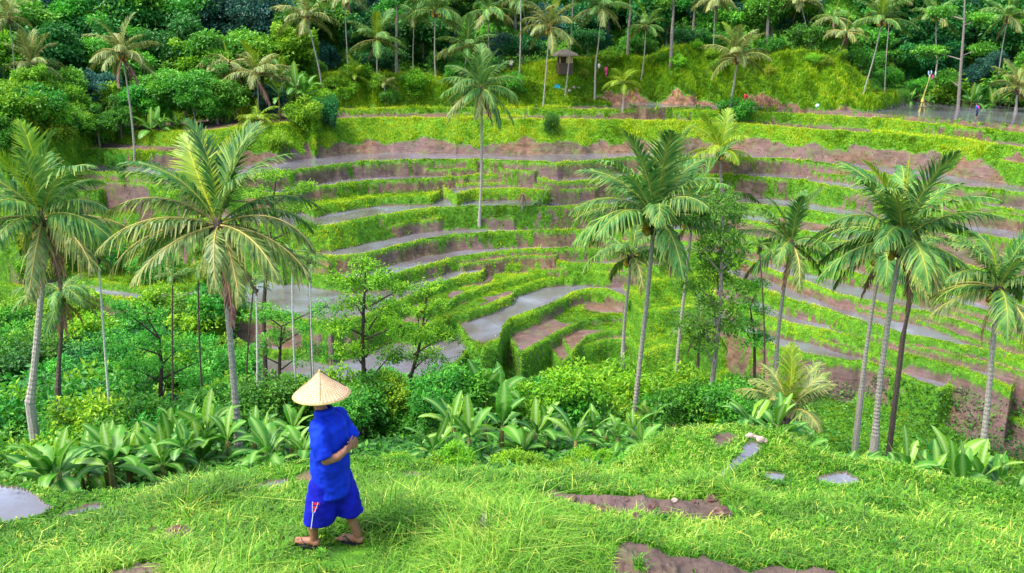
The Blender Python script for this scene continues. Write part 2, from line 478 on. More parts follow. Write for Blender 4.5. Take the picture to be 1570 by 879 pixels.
# bare soil scrapes in the near grass
SCR = []
def scrape(pts, h):
    SCR.append(np.array([back_h(px, py, h)[:2] for px, py in pts]))
scrape([(824, 757), (860, 753), (900, 757), (960, 757), (1010, 762), (1060, 760), (1105, 757), (1128, 785), (1122, 812), (1085, 818), (1040, 812), (990, 814), (930, 808), (880, 794), (828, 786)], 5.2)
scrape([(944, 846), (965, 832), (1000, 842), (1045, 856), (1080, 846), (1110, 852), (1150, 866), (1200, 856), (1285, 860), (1290, 960), (1000, 960), (935, 890)], 4.8)
scrape([(90, 880), (140, 856), (190, 844), (238, 834), (262, 855), (255, 900), (160, 960), (80, 960)], 4.8)

def inpoly(q, X, Y):
    ins = np.zeros(X.shape, bool); dmin = np.full(X.shape, 1e9)
    n = len(q)
    for i in range(n):
        x1, y1 = q[i]; x2, y2 = q[(i + 1) % n]
        c = ((y1 > Y) != (y2 > Y)) & (X < (x2 - x1) * (Y - y1) / (y2 - y1 + 1e-12) + x1)
        ins ^= c
        t = np.clip(((X - x1) * (x2 - x1) + (Y - y1) * (y2 - y1)) / ((x2 - x1) ** 2 + (y2 - y1) ** 2 + 1e-9), 0, 1)
        dmin = np.minimum(dmin, np.hypot(X - x1 - t * (x2 - x1), Y - y1 - t * (y2 - y1)))
    return np.where(ins, dmin, -dmin)

def terrain(TH0, RR0, masks=False):
    """height (world z) at azimuth/range arrays; also grass, yellow and wetness masks"""
    shp = TH0.shape
    TH = TH0.ravel(); RR = RR0.ravel()
    X = RR * np.sin(TH); Y = RR * np.cos(TH)
    und = fbm(X * .25, Y * .25, 11) - .5
    nA = fbm(X * 1.1, Y * 1.1, 5) - .5
    nE = fbm(X * 3.1, Y * 3.1, 6, 3) - .5
    nB = fbm(X * .5, Y * .5, 9, 3) - .5
    rb = RR + 5 * (fbm(TH * 9, RR * 0.02, 91, 3) - .5) * sstep(100, 130, RR) * 2
    deep = sstep(.29, .37, TH)
    shift = sstep(.35, .41, TH) * 20 * sstep(100, 112, RR)
    hb = np.interp(rb - shift, base_r, base_h)
    hsh = np.interp(rb, [0, 10.4, 12, 16, 20, 24, 28, 34, 42, 50, 56, 60, 400], [0, 5.4, 7.3, 8.7, 9.85, 11.4, 13.1, 15.7, 18.8, 21.7, 23.8, 24.8, 30])
    hb = np.where((rb < 66) & (rb > 12.2), hb * deep + np.minimum(hb, hsh) * (1 - deep), hb)
    Z = CZ - hb
    Z = Z + und * np.interp(RR, [0, 9, 14, 20, 40, 100, 140], [.15, .25, .3, .6, 2.0, 1.5, 4])
    G = np.ones_like(Z); W = np.zeros_like(Z); Tt = np.zeros_like(Z)
    if masks:
        YLb = (fbm(X * .18, Y * .18, 21) - .5) + .4 * nA
        nD = fbm(X * .22, Y * .22, 71, 3)
    YL = np.full_like(Z, .45)
    # azimuths are shared by whole grid rows: evaluate edges once per azimuth
    tu, ti = np.unique(TH, return_inverse=True)
    def f1(a_): return a_[ti]
    for s in SL:
        re1, hh1, jj1 = slab_edge(s, tu)
        if len(tu) > 2:
            dre1 = np.clip(np.gradient(re1) / (np.gradient(tu) + 1e-12), -60, 60)
        else:
            dre1 = np.zeros_like(re1)
        fac1 = 1 / np.sqrt(1 + (dre1 / np.clip(re1, 1, None)) ** 2)
        if masks:
            pn1 = (fbm(tu * s['r'].mean() * .16, tu * 0 + 3.3, s['seed'] + 31, 3) - .5) * 1.7 + .5
        re_ = re1[ti]
        if s['sign'] > 0:
            sel = (RR > re_ - 14) & ((RR < re_ + 34) | (re_ > 88))
        else:
            sel = (RR < re_ + 14)
        idx = np.nonzero(sel)[0]
        if not len(idx):
            continue
        re = re_[idx]; hh = hh1[ti[idx]]; fac = fac1[ti[idx]]
        x, y, rr, th, A, B = X[idx], Y[idx], RR[idx], TH[idx], nA[idx], nB[idx]
        sd = (rr - re) * fac * s['sign']
        sd = sd - jj1[ti[idx]] * s['sign'] * np.exp(-np.abs(sd) / .7)
        far = np.clip(-sd, 0, None)
        if s['tread'] == 'near':
            zt = CZ - np.interp(rr, [0, 2, 3, 6.5, 7.4, 8, 10.4, 14], [1.7, 2.0, 2.6, 4.65, 4.8, 4.85, 5.45, 6.3]) + und[idx] * .25 + .1 * A
        else:
            zt = CZ - hh
        zz = zt - far * s['slope'] * (1 + (.45 if s['slope'] > 1.25 else .2) * B) + (A * .55 + .25 * nE[idx]) * (1 if s['slope'] >= 1 else .35) * np.clip(far, 0, .8) / .8
        bw = s['bw']
        if bw > 0:
            bu = np.clip(1 - np.abs(sd - bw * .45) / (bw * .55), 0, 1)
            zz = zz + s['bh'] * .5 * (bu * (2 - bu)) * (1.05 + .8 * A)
        if s['tread'] == 'grass' and s['bw'] == 0:
            zz = zz + .8 * (B + .1) * sstep(-1, 2, sd)
        win = zz > Z[idx]
        w = idx[win]
        Z[w] = zz[win]
        if masks and len(w):
            sd = sd[win]; far = far[win]; A = A[win]; B = B[win]; x = x[win]; y = y[win]; th = th[win]
            pn = pn1[ti[w]]
            drop = far * s['slope']
            gface = np.where(s['grass'] > pn + .55 * A + .5 * nE[w], 1.0, 0.0)
            thr = .35 + .5 * A
            gface = np.maximum(gface, (drop < thr * s['lip']) * 1.0)
            if s['slope'] < 1.0 and s['tread'] != 'grass':      # tall grass slope with a bare, cut foot
                gface = np.where(Z[w] < CZ - 11.55 + B * 1.8, 0, 1.0)
            if s['tread'] == 'grass' and s['sign'] > 0 and s['bw'] == 0:
                lim = 5.3 + 4.0 * (pn - .5) + 2.0 * A + 1.5 * B
                gface = np.where(drop > lim, 0.0, 1.0)
            gt, wt = 0.0, 0.0
            if s['tread'] in ('grass', 'near'):
                gt = 1.0
            elif s['tread'] == 'water':
                wt = 1.0
            elif s['tread'] == 'mudw':
                wt = (nD[w] > .47) * 1.0
            elif s['tread'] == 'path':
                wt = .35
            elif s['tread'] == 'mudp':
                gt = (nD[w] > .62) * 1.0
            gm = np.where(sd < 0, gface, np.where(sd < bw, 1.0, gt))
            wm = np.where(sd < bw + .1, 0.0, wt)
            G[w] = gm; W[w] = wm
            red = .35 if s['tread'] == 'path' else 1.0 if ( (s['tread'] == 'grass' and s['sign'] > 0 and s['bw'] == 0)) else .08
            YL[w] = np.where(gm < .5, red, np.clip(.45 + YLb[w] * .9 + (s['yel'] - .5) + ((bw > 0) & (np.abs(sd - .3) < .45)) * .2, 0, 1))
            Tt[w] = 3.0 if s['tread'] == 'near' else np.where(sd < 0, 2.0, 1.0)
    nn = np.nonzero(RR < 19)[0]
    if len(nn):
        Xn, Yn, Zn, Gn, Wn, YLn = X[nn], Y[nn], Z[nn], G[nn], W[nn], YL[nn]
        n3 = fbm(Xn * 3, Yn * 3, 3) - .5
        n14 = fbm(Xn * 16, Yn * 16, 19, 3) - .5
        n6 = fbm(Xn * 6, Yn * 6, 9) - .5
        for q, hh, kd, dep in POOLS:
            c_ = q.mean(0); rad_ = np.hypot(*(q - c_).T).max() + 1.2
            k = np.nonzero(np.hypot(Xn - c_[0], Yn - c_[1]) < rad_)[0]
            if not len(k): continue
            d = inpoly(q, Xn[k], Yn[k]) + .12 * n3[k]
            ok = (d > -1.1) & (Zn[k] < CZ - 6.3)
            rim = CZ - hh + .02
            f = sstep(-1.1, -.25, d)
            z0 = Zn[k]
            YLn[k] = np.where(ok & (d > -.1), .05, YLn[k])
            Zn[k] = np.where(ok & (d > 0), CZ - hh - .01, np.where(ok, z0 * (1 - f) + np.minimum(z0, rim) * f, z0))
            Gn[k] = np.where(ok & (d > -.01), 0, Gn[k])
            Wn[k] = np.where(ok & (d > 0), 1.0 if kd == 'water' else .2, Wn[k])
        for q in SCR:
            d = inpoly(q, Xn, Yn) + .22 * n3 + .16 * n6
            ok = (d > -.2) & (Zn > CZ - 6.2)
            Zn = np.where(ok, Zn + .02 * sstep(-.05, .15, d) + (.13 * n6 + .07 * n14) * sstep(0, .1, d), Zn)
            ok = ok & (n3 + .5 * n6 < .26)
            YLn = np.where(ok & (d > -.05), .06, YLn)
            Gn = np.where(ok & (d > 0), 0, Gn); Wn = np.where(ok & (d > 0), .15, Wn)
        Z[nn] = Zn; YL[nn] = YLn; G[nn] = Gn; W[nn] = Wn
    if masks:
        return [a_.reshape(shp) for a_ in (Z, G, YL, W, Tt)]
    return Z.reshape(shp)

def ground_z(x, y):
    th = math.atan2(x, y); r = math.hypot(x, y)
    return float(terrain(np.array([th]), np.array([r]))[0])

_rs = np.concatenate([np.arange(3, 20, .04), np.arange(20, 60, .1), np.arange(60, 230, .15)])
def hit(px, py, rmin=3.0, dz=0.0):
    """first ground point seen along a photo pixel's ray, beyond rmin"""
    d = ray(px, py); th = math.atan2(d[0], d[1]); s = math.hypot(d[0], d[1])
    rs = _rs[_rs >= rmin]
    zt = terrain(np.full(len(rs), th), rs)
    zr = CZ + d[2] / s * rs
    k = np.argmax(zr < zt + dz)
    if not (zr < zt + dz).any():
        k = len(rs) - 1
    r = rs[k]
    return r * math.sin(th), r * math.cos(th), float(zt[k])

def at_r(px, py, r):
    x, y, z = back_r(px, py, r)
    return x, y, ground_z(x, y)

# grid
TMAX = R(32.5)
ths = np.concatenate([np.linspace(R(-54), -TMAX, 60)[:-1], np.linspace(-TMAX, TMAX, 1030), np.linspace(TMAX, R(54), 60)[1:]])
rs_ = [0.6]
while rs_[-1] < 420:
    r_ = rs_[-1]
    st = .05 if r_ < 6.5 else .0042 if r_ < 18 else .011 if r_ < 42 else .0023 if r_ < 118 else .008 if r_ < 150 else .03
    rs_.append(r_ * (1 + st))
rs_ = np.array(rs_)
TH, RR = np.meshgrid(ths, rs_, indexing='ij')
GZ, GG, GY, GW, GT = terrain(TH, RR, True)
GX = RR * np.sin(TH); GYY = RR * np.cos(TH)
nt_, nr_ = TH.shape
print('terrain', nt_, nr_)

# ground material: earth, grassy thatch, both by the mask
def ground_material():
    m, nt, out = newmat('ground_material')
    at = N(nt, 'ShaderNodeAttribute', attribute_name='mask')
    sep = N(nt, 'ShaderNodeSeparateColor'); nt.links.new(at.outputs['Color'], sep.inputs[0])
    v = mapping(nt, (1, 1, 1))
    n1 = noise(nt, 1.6, 8, .68, v); n2 = noise(nt, .25, 4, .6, v); n3 = noise(nt, 9, 6, .7, v)
    mud = ramp(nt, n1, [(.28, (.018, .012, .008)), (.44, (.062, .042, .032)), (.58, (.135, .097, .082)), (.74, (.30, .245, .225))])
    rust = ramp(nt, n2, [(.4, (.10, .085, .04)), (.62, (.34, .17, .085))])
    sel = ramp(nt, noise(nt, .16, 3, .5, v), [(.45, (0, 0, 0)), (.62, (1, 1, 1))])
    mud = mixrgb(nt, .38, mud, rust)
    mud = mixrgb(nt, sel, mud, mixrgb(nt, .5, mud, (.19, .12, .14)))
    # strata lines in cut banks
    vs_ = mapping(nt, (.35, .35, 9))
    st_ = noise(nt, 1.2, 5, .6, vs_)
    mud = mixrgb(nt, .55, mud, ramp(nt, st_, [(.35, (.35, .3, .28)), (.6, (1, 1, 1))]), 'MULTIPLY')
    # moss on banks
    ms = ramp(nt, noise(nt, .8, 6, .7, v), [(.52, (0, 0, 0)), (.62, (1, 1, 1))])
    mud = mixrgb(nt, mixrgb(nt, .6, (0, 0, 0), ms), mud, (.07, .13, .02))
    mud = mixrgb(nt, sep.outputs[1], mud, ramp(nt, n1, [(.3, (.05, .022, .012)), (.5, (.17, .08, .045)), (.7, (.33, .20, .13))]))
    n3 = noise(nt, 2.4, 7, .72, v)
    gr = ramp(nt, n3, [(.3, (.012, .05, .004)), (.5, (.03, .13, .006)), (.68, (.08, .26, .012))])
    gy = ramp(nt, n3, [(.3, (.05, .12, .006)), (.5, (.08, .23, .006)), (.68, (.18, .38, .012))])
    gcol = mixrgb(nt, sep.outputs[1], gr, gy)
    c = mixrgb(nt, sep.outputs[0], mud, gcol)
    pb = N(nt, 'ShaderNodeBsdfPrincipled', inp={'Roughness': .8, 'Specular IOR Level': .25})
    nt.links.new(c, pb.inputs['Base Color'])
    nt.links.new(bump(nt, n1, .9, .12), pb.inputs['Normal'])
    nt.links.new(pb.outputs[0], out.inputs[0])
    m2, nt, out = newmat('paddy_water')
    v = mapping(nt, (1, 1, 1))
    n1 = noise(nt, .5, 5, .6, v); n2 = noise(nt, 3, 5, .65, v)
    c = ramp(nt, noise(nt, .22, 5, .6, mapping(nt, (1, 1, 1)), .6), [(.3, (.09, .07, .066)), (.48, (.135, .125, .13)), (.6, (.165, .17, .20)), (.72, (.24, .25, .29))])
    c = mixrgb(nt, ramp(nt, n2, [(.55, (0, 0, 0)), (.75, (.55, .55, .55))]), c, (.11, .08, .075))
    pb = N(nt, 'ShaderNodeBsdfPrincipled', inp={'Roughness': .12, 'Specular IOR Level': .5})
    nt.links.new(c, pb.inputs['Base Color'])
    rr = ramp(nt, n1, [(.35, (.04, .04, .04)), (.65, (.16, .16, .16))])
    nt.links.new(rr, pb.inputs['Roughness'])
    nt.links.new(bump(nt, n2, .12, .03), pb.inputs['Normal'])
    nt.links.new(pb.outputs[0], out.inputs[0])
ground_material()

V = np.stack([GX, GYY, GZ], -1).reshape(-1, 3)
ii = np.arange(nt_ - 1)[:, None] * nr_ + np.arange(nr_ - 1)[None]
Q = np.stack([ii, ii + nr_, ii + nr_ + 1, ii + 1], -1).reshape(-1, 4)
Q = Q[:, ::-1]
wf = (GW.reshape(-1)[Q].mean(1) > .6)
msk = np.stack([GG, GY, GW], -1).reshape(-1, 3)
Qg, Qw = Q[~wf], Q[wf]
def sub(Qs):
    u, inv = np.unique(Qs.ravel(), return_inverse=True)
    return u, inv.reshape(Qs.shape)
u, q = sub(Qg)
thing('ground', 'terraced valley side of grassy banks, bare earth and paddies', None, kind='structure', mesh=mk_mesh('ground', V[u], q, 'ground_material', attr=msk[u], smooth=True))
u, q = sub(Qw)
Vw = V[u].copy()
thing('paddy_water', 'shallow muddy water lying on the rice terraces', None, kind='structure', mesh=mk_mesh('paddy_water', Vw, q, 'paddy_water', smooth=True))
# ---------------------------------------------------------------- grass on banks (far) and blades (near)
foliage_mat('bank_grass', [(.025, .14, .006), (.06, .28, .008), (.24, .50, .012), (.50, .58, .03)], trans=.25, hue_var=0, val_var=0, spec=.15)
foliage_mat('near_grass', [(.014, .11, .010), (.05, .27, .014), (.15, .44, .018), (.44, .60, .10)], trans=.3, hue_var=0, val_var=0, spec=.3, rough=.4)

def blades(P0, Hh, Wd, lean, r, tip, seg=2):
    """curved tapering grass blades"""
    n = len(P0)
    az = rng.uniform(0, 2 * math.pi, n); d = np.stack([np.cos(az), np.sin(az), 0 * az], 1)
    s = np.stack([-np.sin(az + rng.normal(0, .6, n)), np.cos(az), 0 * az], 1)
    H_ = Hh[:, None]; w = Wd[:, None]; L = lean[:, None]
    up = np.array([[0, 0, 1.0]])
    m = P0 + up * H_ * .6 + d * H_ * L * .25
    t = P0 + up * H_ * (1 - .25 * L) + d * H_ * L * .9
    Vv = np.stack([P0 - s * w / 2, P0 + s * w / 2, m + s * w * .4, m - s * w * .4, t], 1).reshape(-1, 3)
    b = np.arange(n)[:, None] * 5
    q = b + np.array([[0, 1, 2, 3]]); tr = b + np.array([[3, 2, 4]])
    rr = np.zeros((n, 5, 3)); rr[:, :, 0] = r[:, None]; rr[:, 4, 1] = tip; rr[:, 2:4, 1] = np.asarray(tip)[..., None] * .3 if np.ndim(tip) else tip * .3
    return Vv, q, tr, rr.reshape(-1, 3)

# candidate cells with true area and grass mask
cellA = (RR[:-1, :-1] * (TH[1:, :-1] - TH[:-1, :-1])) * (RR[:-1, 1:] - RR[:-1, :-1])
dz1 = (GZ[:-1, 1:] - GZ[:-1, :-1]) / (RR[:-1, 1:] - RR[:-1, :-1])
sl = np.sqrt(1 + np.clip(dz1, -4, 4) ** 2)
cellA = cellA * sl
gm = GG[:-1, :-1] > .5
azok = np.abs(TH[:-1, :-1]) < R(33)
rc = RR[:-1, :-1]
flatX, flatY, flatZ = GX.ravel(), GYY.ravel(), GZ.ravel()

def sample(maskarr, wts, n):
    w = (wts * maskarr).ravel(); w = w / w.sum()
    k = rng.choice(len(w), n, p=w)
    i, j = np.unravel_index(k, maskarr.shape)
    a_, b_ = rng.random(n), rng.random(n)
    X_ = GX[i, j] * (1 - a_) * (1 - b_) + GX[i + 1, j] * a_ * (1 - b_) + GX[i, j + 1] * (1 - a_) * b_ + GX[i + 1, j + 1] * a_ * b_
    Y_ = GYY[i, j] * (1 - a_) * (1 - b_) + GYY[i + 1, j] * a_ * (1 - b_) + GYY[i, j + 1] * (1 - a_) * b_ + GYY[i + 1, j + 1] * a_ * b_
    Z_ = GZ[i, j] * (1 - a_) * (1 - b_) + GZ[i + 1, j] * a_ * (1 - b_) + GZ[i, j + 1] * (1 - a_) * b_ + GZ[i + 1, j + 1] * a_ * b_
    return np.stack([X_, Y_, Z_], 1), i, j

def far_grass(n):
    face = (sl > 1.25) & (~gm) & (GT[:-1, :-1] == 2)
    mk = azok & (rc > 44) & (rc < 124) & (gm | face)
    mk = mk * np.where(gm, 1.0, .05)
    P0, i, j = sample(mk, cellA, n)
    r = rc[i, j]
    yl = GY[i, j]
    pat = fbm(P0[:, 0] * .35, P0[:, 1] * .35, 31)
    pat2 = fbm(P0[:, 0] * 1.6 + P0[:, 2], P0[:, 1] * 1.6 - P0[:, 2], 33)
    yl = np.clip(yl + (pat - .5) * 1.1 + (pat2 - .5) * 1.1, 0, 1)
    # four blades per tuft
    k = 4
    Pk = np.repeat(P0, k, 0) + rng.normal(0, .07, (n * k, 3)) * [1, 1, .2]
    tallk = np.where(r > 112.5, 1.9, 1.0) * np.where((GT[i, j] == 2) & (r > 96), 1.4, 1.0) * np.where(fbm(P0[:, 0] * .9, P0[:, 1] * .9, 35) > .66, 2.2, 1.0)
    hh = np.repeat(rng.uniform(.05, .14, n) * tallk * (1 + 1.0 * (rng.random(n) < .06)), k) * rng.uniform(.7, 1.2, n * k) * np.repeat(np.interp(r, [44, 100], [.7, 1.1]), k)
    wd = np.repeat(np.interp(r, [44, 110], [.022, .05]), k) * rng.uniform(.7, 1.3, n * k)
    rv = np.clip(np.repeat(yl, k) * .9 + rng.normal(0, .13, n * k), 0, 1)
    return blades(Pk, hh, wd, rng.uniform(.3, 1.3, n * k), rv, 0.35)
g = Geo()
Vb, qb, tb, rb_ = far_grass(380000)
g.add(Vb, qb, tb, rb_)
thing('bank_grass', 'bright green and yellow grass growing on the terrace banks', None, kind='stuff', mesh=g.mesh('bank_grass', ['bank_grass']))

def near_grass(n):
    mk = gm & azok & (rc > 6.6) & (rc < 17.5) & (GZ[:-1, :-1] > CZ - 8.2)
    dens = np.interp(rc, [6.6, 9.5, 11, 17], [1.5, 1.0, .5, .32])
    P0, i, j = sample(mk, cellA * dens, n)
    lvl2 = P0[:, 2] < CZ - 6.6
    lush = fbm(P0[:, 0] * .8, P0[:, 1] * .8, 61)
    tall = sstep(.48, .7, lush)
    # long grass fringe on the crest left of the man
    fr = (P0[:, 0] < .5) & (P0[:, 0] > -4.2) & (~lvl2)
    hh = rng.uniform(.05, .15, n) * (1 + 1.6 * tall) * np.where(lvl2, .72, 1) * np.where(fr, 1.25, 1)
    xl = rng.random(n) < np.where(lvl2, .002, .02)
    hh = np.where(xl, hh * 1.9, hh)
    wd = np.interp(np.hypot(P0[:, 0], P0[:, 1]), [7, 16], [.0085, .017]) * rng.uniform(.7, 1.5, n)
    c = fbm(P0[:, 0] * .55, P0[:, 1] * .55, 62); c2 = fbm(P0[:, 0] * 2.5, P0[:, 1] * 2.5, 63)
    rv = np.clip(.42 + (c - .5) * 1.0 + (c2 - .5) * .7 + rng.normal(0, .22, n) + lvl2 * .05, 0, 1)
    dry = rng.random(n) < .04 + .22 * (c2 > .66)
    rv = np.where(dry, 1.0, rv)
    P0[:, 2] -= .01
    hh = hh * rng.uniform(.6, 1.1, n)
    for fx_, fy_ in ((-1.80, 7.87), (-1.42, 7.92)):     # trodden grass where the man stands
        dd_ = np.hypot(P0[:, 0] - fx_, P0[:, 1] - fy_ + .12)
        hh = hh * np.where(dd_ < .42, .35, 1)
    return blades(P0, hh, wd, rng.uniform(.3, 1.7, n), rv, np.where(dry, .8, .16))
g = Geo()
Vb, qb, tb, rb_ = near_grass(300000)
g.add(Vb, qb, tb, rb_)
thing('meadow_grass', 'lush bright green grass on the near slope', None, kind='stuff', mesh=g.mesh('meadow_grass', ['near_grass']))

foliage_mat('weed_leaf', [(.03, .15, .010), (.07, .28, .015), (.15, .42, .02)], trans=.3, hue_var=0, val_var=0, spec=.3)
def weeds(nc):
    mk = gm & azok & (rc > 6.8) & (rc < 17) & (GZ[:-1, :-1] > CZ - 8.2)
    P0, i, j = sample(mk, cellA, nc)
    Cs = []; Ds = []; Ns = []; Ls = []; rs = []
    for p in P0:
        k = int(rng.integers(7, 22)); sz = rng.uniform(.025, .07); sp = rng.uniform(.03, .16)
        a_ = rng.uniform(0, 6.28, k); el = rng.uniform(.15, 1.0, k)
        Cs.append(p + np.stack([np.cos(a_) * sp * rng.random(k), np.sin(a_) * sp * rng.random(k), rng.uniform(.01, .09, k)], 1))
        Ds.append(np.stack([np.cos(a_) * np.cos(el), np.sin(a_) * np.cos(el), np.sin(el)], 1)); Ns.append(rng.normal(0, .3, (k, 3)) + [0, 0, 1])
        Ls.append(sz * rng.uniform(.7, 1.6, k)); rs.append(np.clip(rng.uniform(.1, .9) + rng.normal(0, .12, k), 0, 1))
    L_ = np.concatenate(Ls)
    V, q, rr = leaves(np.concatenate(Cs), np.concatenate(Ds), np.concatenate(Ns), L_, L_ * .42, np.concatenate(rs), tipv=.1)
    thing('weeds', 'small broad-leaved weeds scattered through the near grass', None, kind='stuff', mesh=mk_mesh('weeds', V, q, 'weed_leaf', rnd=rr))
weeds(1000)

# ---------------------------------------------------------------- palms
foliage_mat('frond_green', [(.018, .105, .028), (.04, .18, .038), (.10, .29, .05), (.25, .42, .08)], trans=.3, hue_var=.012, val_var=.15, spec=.3, rough=.5)
foliage_mat('frond_bright', [(.08, .22, .01), (.17, .34, .015), (.32, .48, .02)], trans=.35, hue_var=.01, val_var=.12, spec=.4)
foliage_mat('frond_olive', [(.04, .11, .025), (.10, .20, .035), (.21, .31, .07), (.38, .42, .15)], trans=.25, hue_var=.012, val_var=.15, spec=.4)
foliage_mat('frond_dry', [(.10, .05, .035), (.20, .10, .075), (.34, .19, .16), (.40, .30, .2)], trans=.15, hue_var=.015, val_var=.2, spec=.2)
foliage_mat('frond_dark', [(.012, .05, .018), (.03, .09, .03), (.06, .14, .045)], trans=.2, hue_var=.015, val_var=.15, spec=.35)
plain_mat('palm_bark', (.34, .30, .25), .85, .15, .35, 6, .8, .02, col2=(.55, .53, .47), stretch=(3, 3, 5))
plain_mat('palm_bark_dark', (.10, .075, .06), .9, .1, .4, 6, .8, .02, col2=(.22, .18, .14), stretch=(3, 3, 5))
plain_mat('bark_grey', (.22, .18, .15), .85, .15, .4, 5, .6, .02, col2=(.42, .38, .33), stretch=(4, 4, 1))
plain_mat('bark_pale', (.5, .5, .42), .8, .2, .25, 8, .4, .01, col2=(.68, .68, .6), stretch=(2, 2, 6))
plain_mat('bark_dark', (.07, .05, .04), .9, .1, .4, 8, .6, .01, col2=(.15, .11, .09), stretch=(3, 3, 1))
plain_mat('coconut', (.45, .28, .03), .5, .4, .3, 6, .1, .01, col2=(.62, .42, .08))
plain_mat('banana_stem', (.16, .13, .04), .7, .3, .4, 6, .3, .01, col2=(.26, .25, .06), stretch=(4, 4, 1))

def frond_mesh(name, mat, e0, droop, hang, nl=52, petiole=.12, seed=0, rag=.12, wide=.27, lw=.019, tipy=.4):
    rg = np.random.default_rng(seed)
    m = 24
    t = np.linspace(0, 1, m)
    el = e0 - droop * t ** 1.35
    dx = np.cos(el) / (m - 1); dz = np.sin(el) / (m - 1)
    x = np.concatenate([[0], np.cumsum(dx[:-1])]); z = np.concatenate([[0], np.cumsum(dz[:-1])])
    sw = rg.normal(0, .05); y = sw * t ** 2
    P = np.stack([x, y, z], 1)
    g = Geo()
    V, q, tr = tube(P, np.linspace(.011, .0025, m), 5, cap=False)
    g.add(V, q, None, np.tile([.6, .0, .55], (len(V), 1)))
    tt = np.repeat(np.linspace(petiole, 1, nl), 2) + rg.normal(0, .002, nl * 2)
    tt = np.clip(tt, 0, 1)
    side = np.tile([1, -1], nl)
    px = np.interp(tt, t, P[:, 0]); py = np.interp(tt, t, P[:, 1]); pz = np.interp(tt, t, P[:, 2])
    e = np.interp(tt, t, el)
    T = np.stack([np.cos(e), 0 * e, np.sin(e)], 1); S = np.stack([0 * e, side, 0 * e], 1); U = np.stack([-np.sin(e), 0 * e, np.cos(e)], 1)
    u = (tt - petiole) / (1 - petiole)
    ln = wide * (np.clip(np.sin(np.pi * (u * .86 + .12)), .12, 1)) ** .75 * (1 + rg.normal(0, rag, len(u)))
    a_ = .95 - .55 * u + rg.normal(0, .07, len(u))            # angle off the stem
    d0 = T * np.cos(a_)[:, None] + S * np.sin(a_)[:, None] + U * .22
    G_ = np.array([[0, 0, -1.0]])
    h1 = hang * (1 + rg.normal(0, .25, len(u)))[:, None]
    d1 = d0 + G_ * h1 * .6; d1 /= np.linalg.norm(d1, axis=1)[:, None]
    d2 = d0 * .7 + G_ * h1 * 1.7; d2 /= np.linalg.norm(d2, axis=1)[:, None]
    C = np.stack([px, py, pz], 1)
    L = ln[:, None]
    w = np.cross(d1, U * 1.0 + rg.normal(0, .15, U.shape)); w /= np.linalg.norm(w, axis=1)[:, None] + 1e-9
    ww = lw * (1 + rg.normal(0, .2, len(u)))[:, None]
    A = C; B = C + d1 * L * .5; Cc = B + d2 * L * .5
    Vv = np.stack([A - w * ww * .35, A + w * ww * .35, B + w * ww * .5, B - w * ww * .5, Cc + w * ww * .1, Cc - w * ww * .1], 1).reshape(-1, 3)
    n = len(u); b = np.arange(n)[:, None] * 6
    q = np.concatenate([b + np.array([[0, 1, 2, 3]]), b + np.array([[3, 2, 4, 5]])])
    rr = np.zeros((n, 6, 3)); rr[:, :, 0] = np.clip(rg.normal(.45, .22, n), 0, 1)[:, None]
    rr[:, 4:, 1] = np.clip(rg.normal(tipy, .2, n), 0, 1)[:, None]
    rr[:, 0:2, 2] = .15
    g.add(Vv, q, None, rr.reshape(-1, 3))
    return g.mesh(name, [mat])

ELS = [80, 62, 42, 22, 2, -22]
FR = {}
def frond_set(mat, tag_):
    for i, e in enumerate(ELS):
        for sd in (0, 1):
            dr = R([38, 62, 78, 78, 62, 45][i]) * (1 + (.12 if sd else -.08))
            FR[(tag_, i, sd)] = frond_mesh('frond_' + tag_, mat, R(e), dr, [.15, .35, .6, .8, .95, 1.0][i], seed=i * 10 + sd + len(FR), rag=.12 if i < 4 else .25)
for mt, tg in (('frond_green', 'green'), ('frond_bright', 'bright'), ('frond_olive', 'olive')):
    frond_set(mt, tg)
for sd in (0, 1):
    FR[('dry', 0, sd)] = frond_mesh('frond_dry', 'frond_dry', R(-50), R(35), 1.0, nl=34, seed=90 + sd, rag=.35, wide=.17, tipy=.2)
FR[('spear', 0, 0)] = frond_mesh('frond_spear', 'frond_bright', R(86), R(12), .0, nl=40, seed=99, wide=.09, lw=.01)
FR[('spear', 0, 1)] = FR[('spear', 0, 0)]

def trunk_mesh(p0, p1, r0, r1, bend=.0, mat='palm_bark', seed=0, below=.8, ring=.16):
    """p0 base, p1 top, relative to p0; ringed trunk with a swollen foot"""
    rg = np.random.default_rng(seed)
    p0 = np.array(p0, float); p1 = np.array(p1, float)
    Ln = np.linalg.norm(p1 - p0); m = int(max(14, Ln / ring * 2))
    m = min(m, 130)
    t = np.linspace(0, 1, m)
    P = p0 + (p1 - p0) * t[:, None]
    b = np.array([math.cos(seed), math.sin(seed) * .3, 0]) * bend * Ln
    P = P + np.sin(np.pi * t)[:, None] * b + (np.sin(t * 9 + seed) * .012 * r0 * 8)[:, None] * np.array([1, .5, 0])
    P[0, 2] -= below
    rd = r0 + (r1 - r0) * t ** .7 + .5 * r0 * np.exp(-t * Ln / .45)
    rd = rd * (1 + .055 * np.where(np.arange(m) % 2 == 0, 1, -1)) * (1 + rg.normal(0, .02, m))
    V, q, tr = tube(P, rd, 9)
    return mk_mesh('trunk', V, [q, tr], mat, smooth=False)

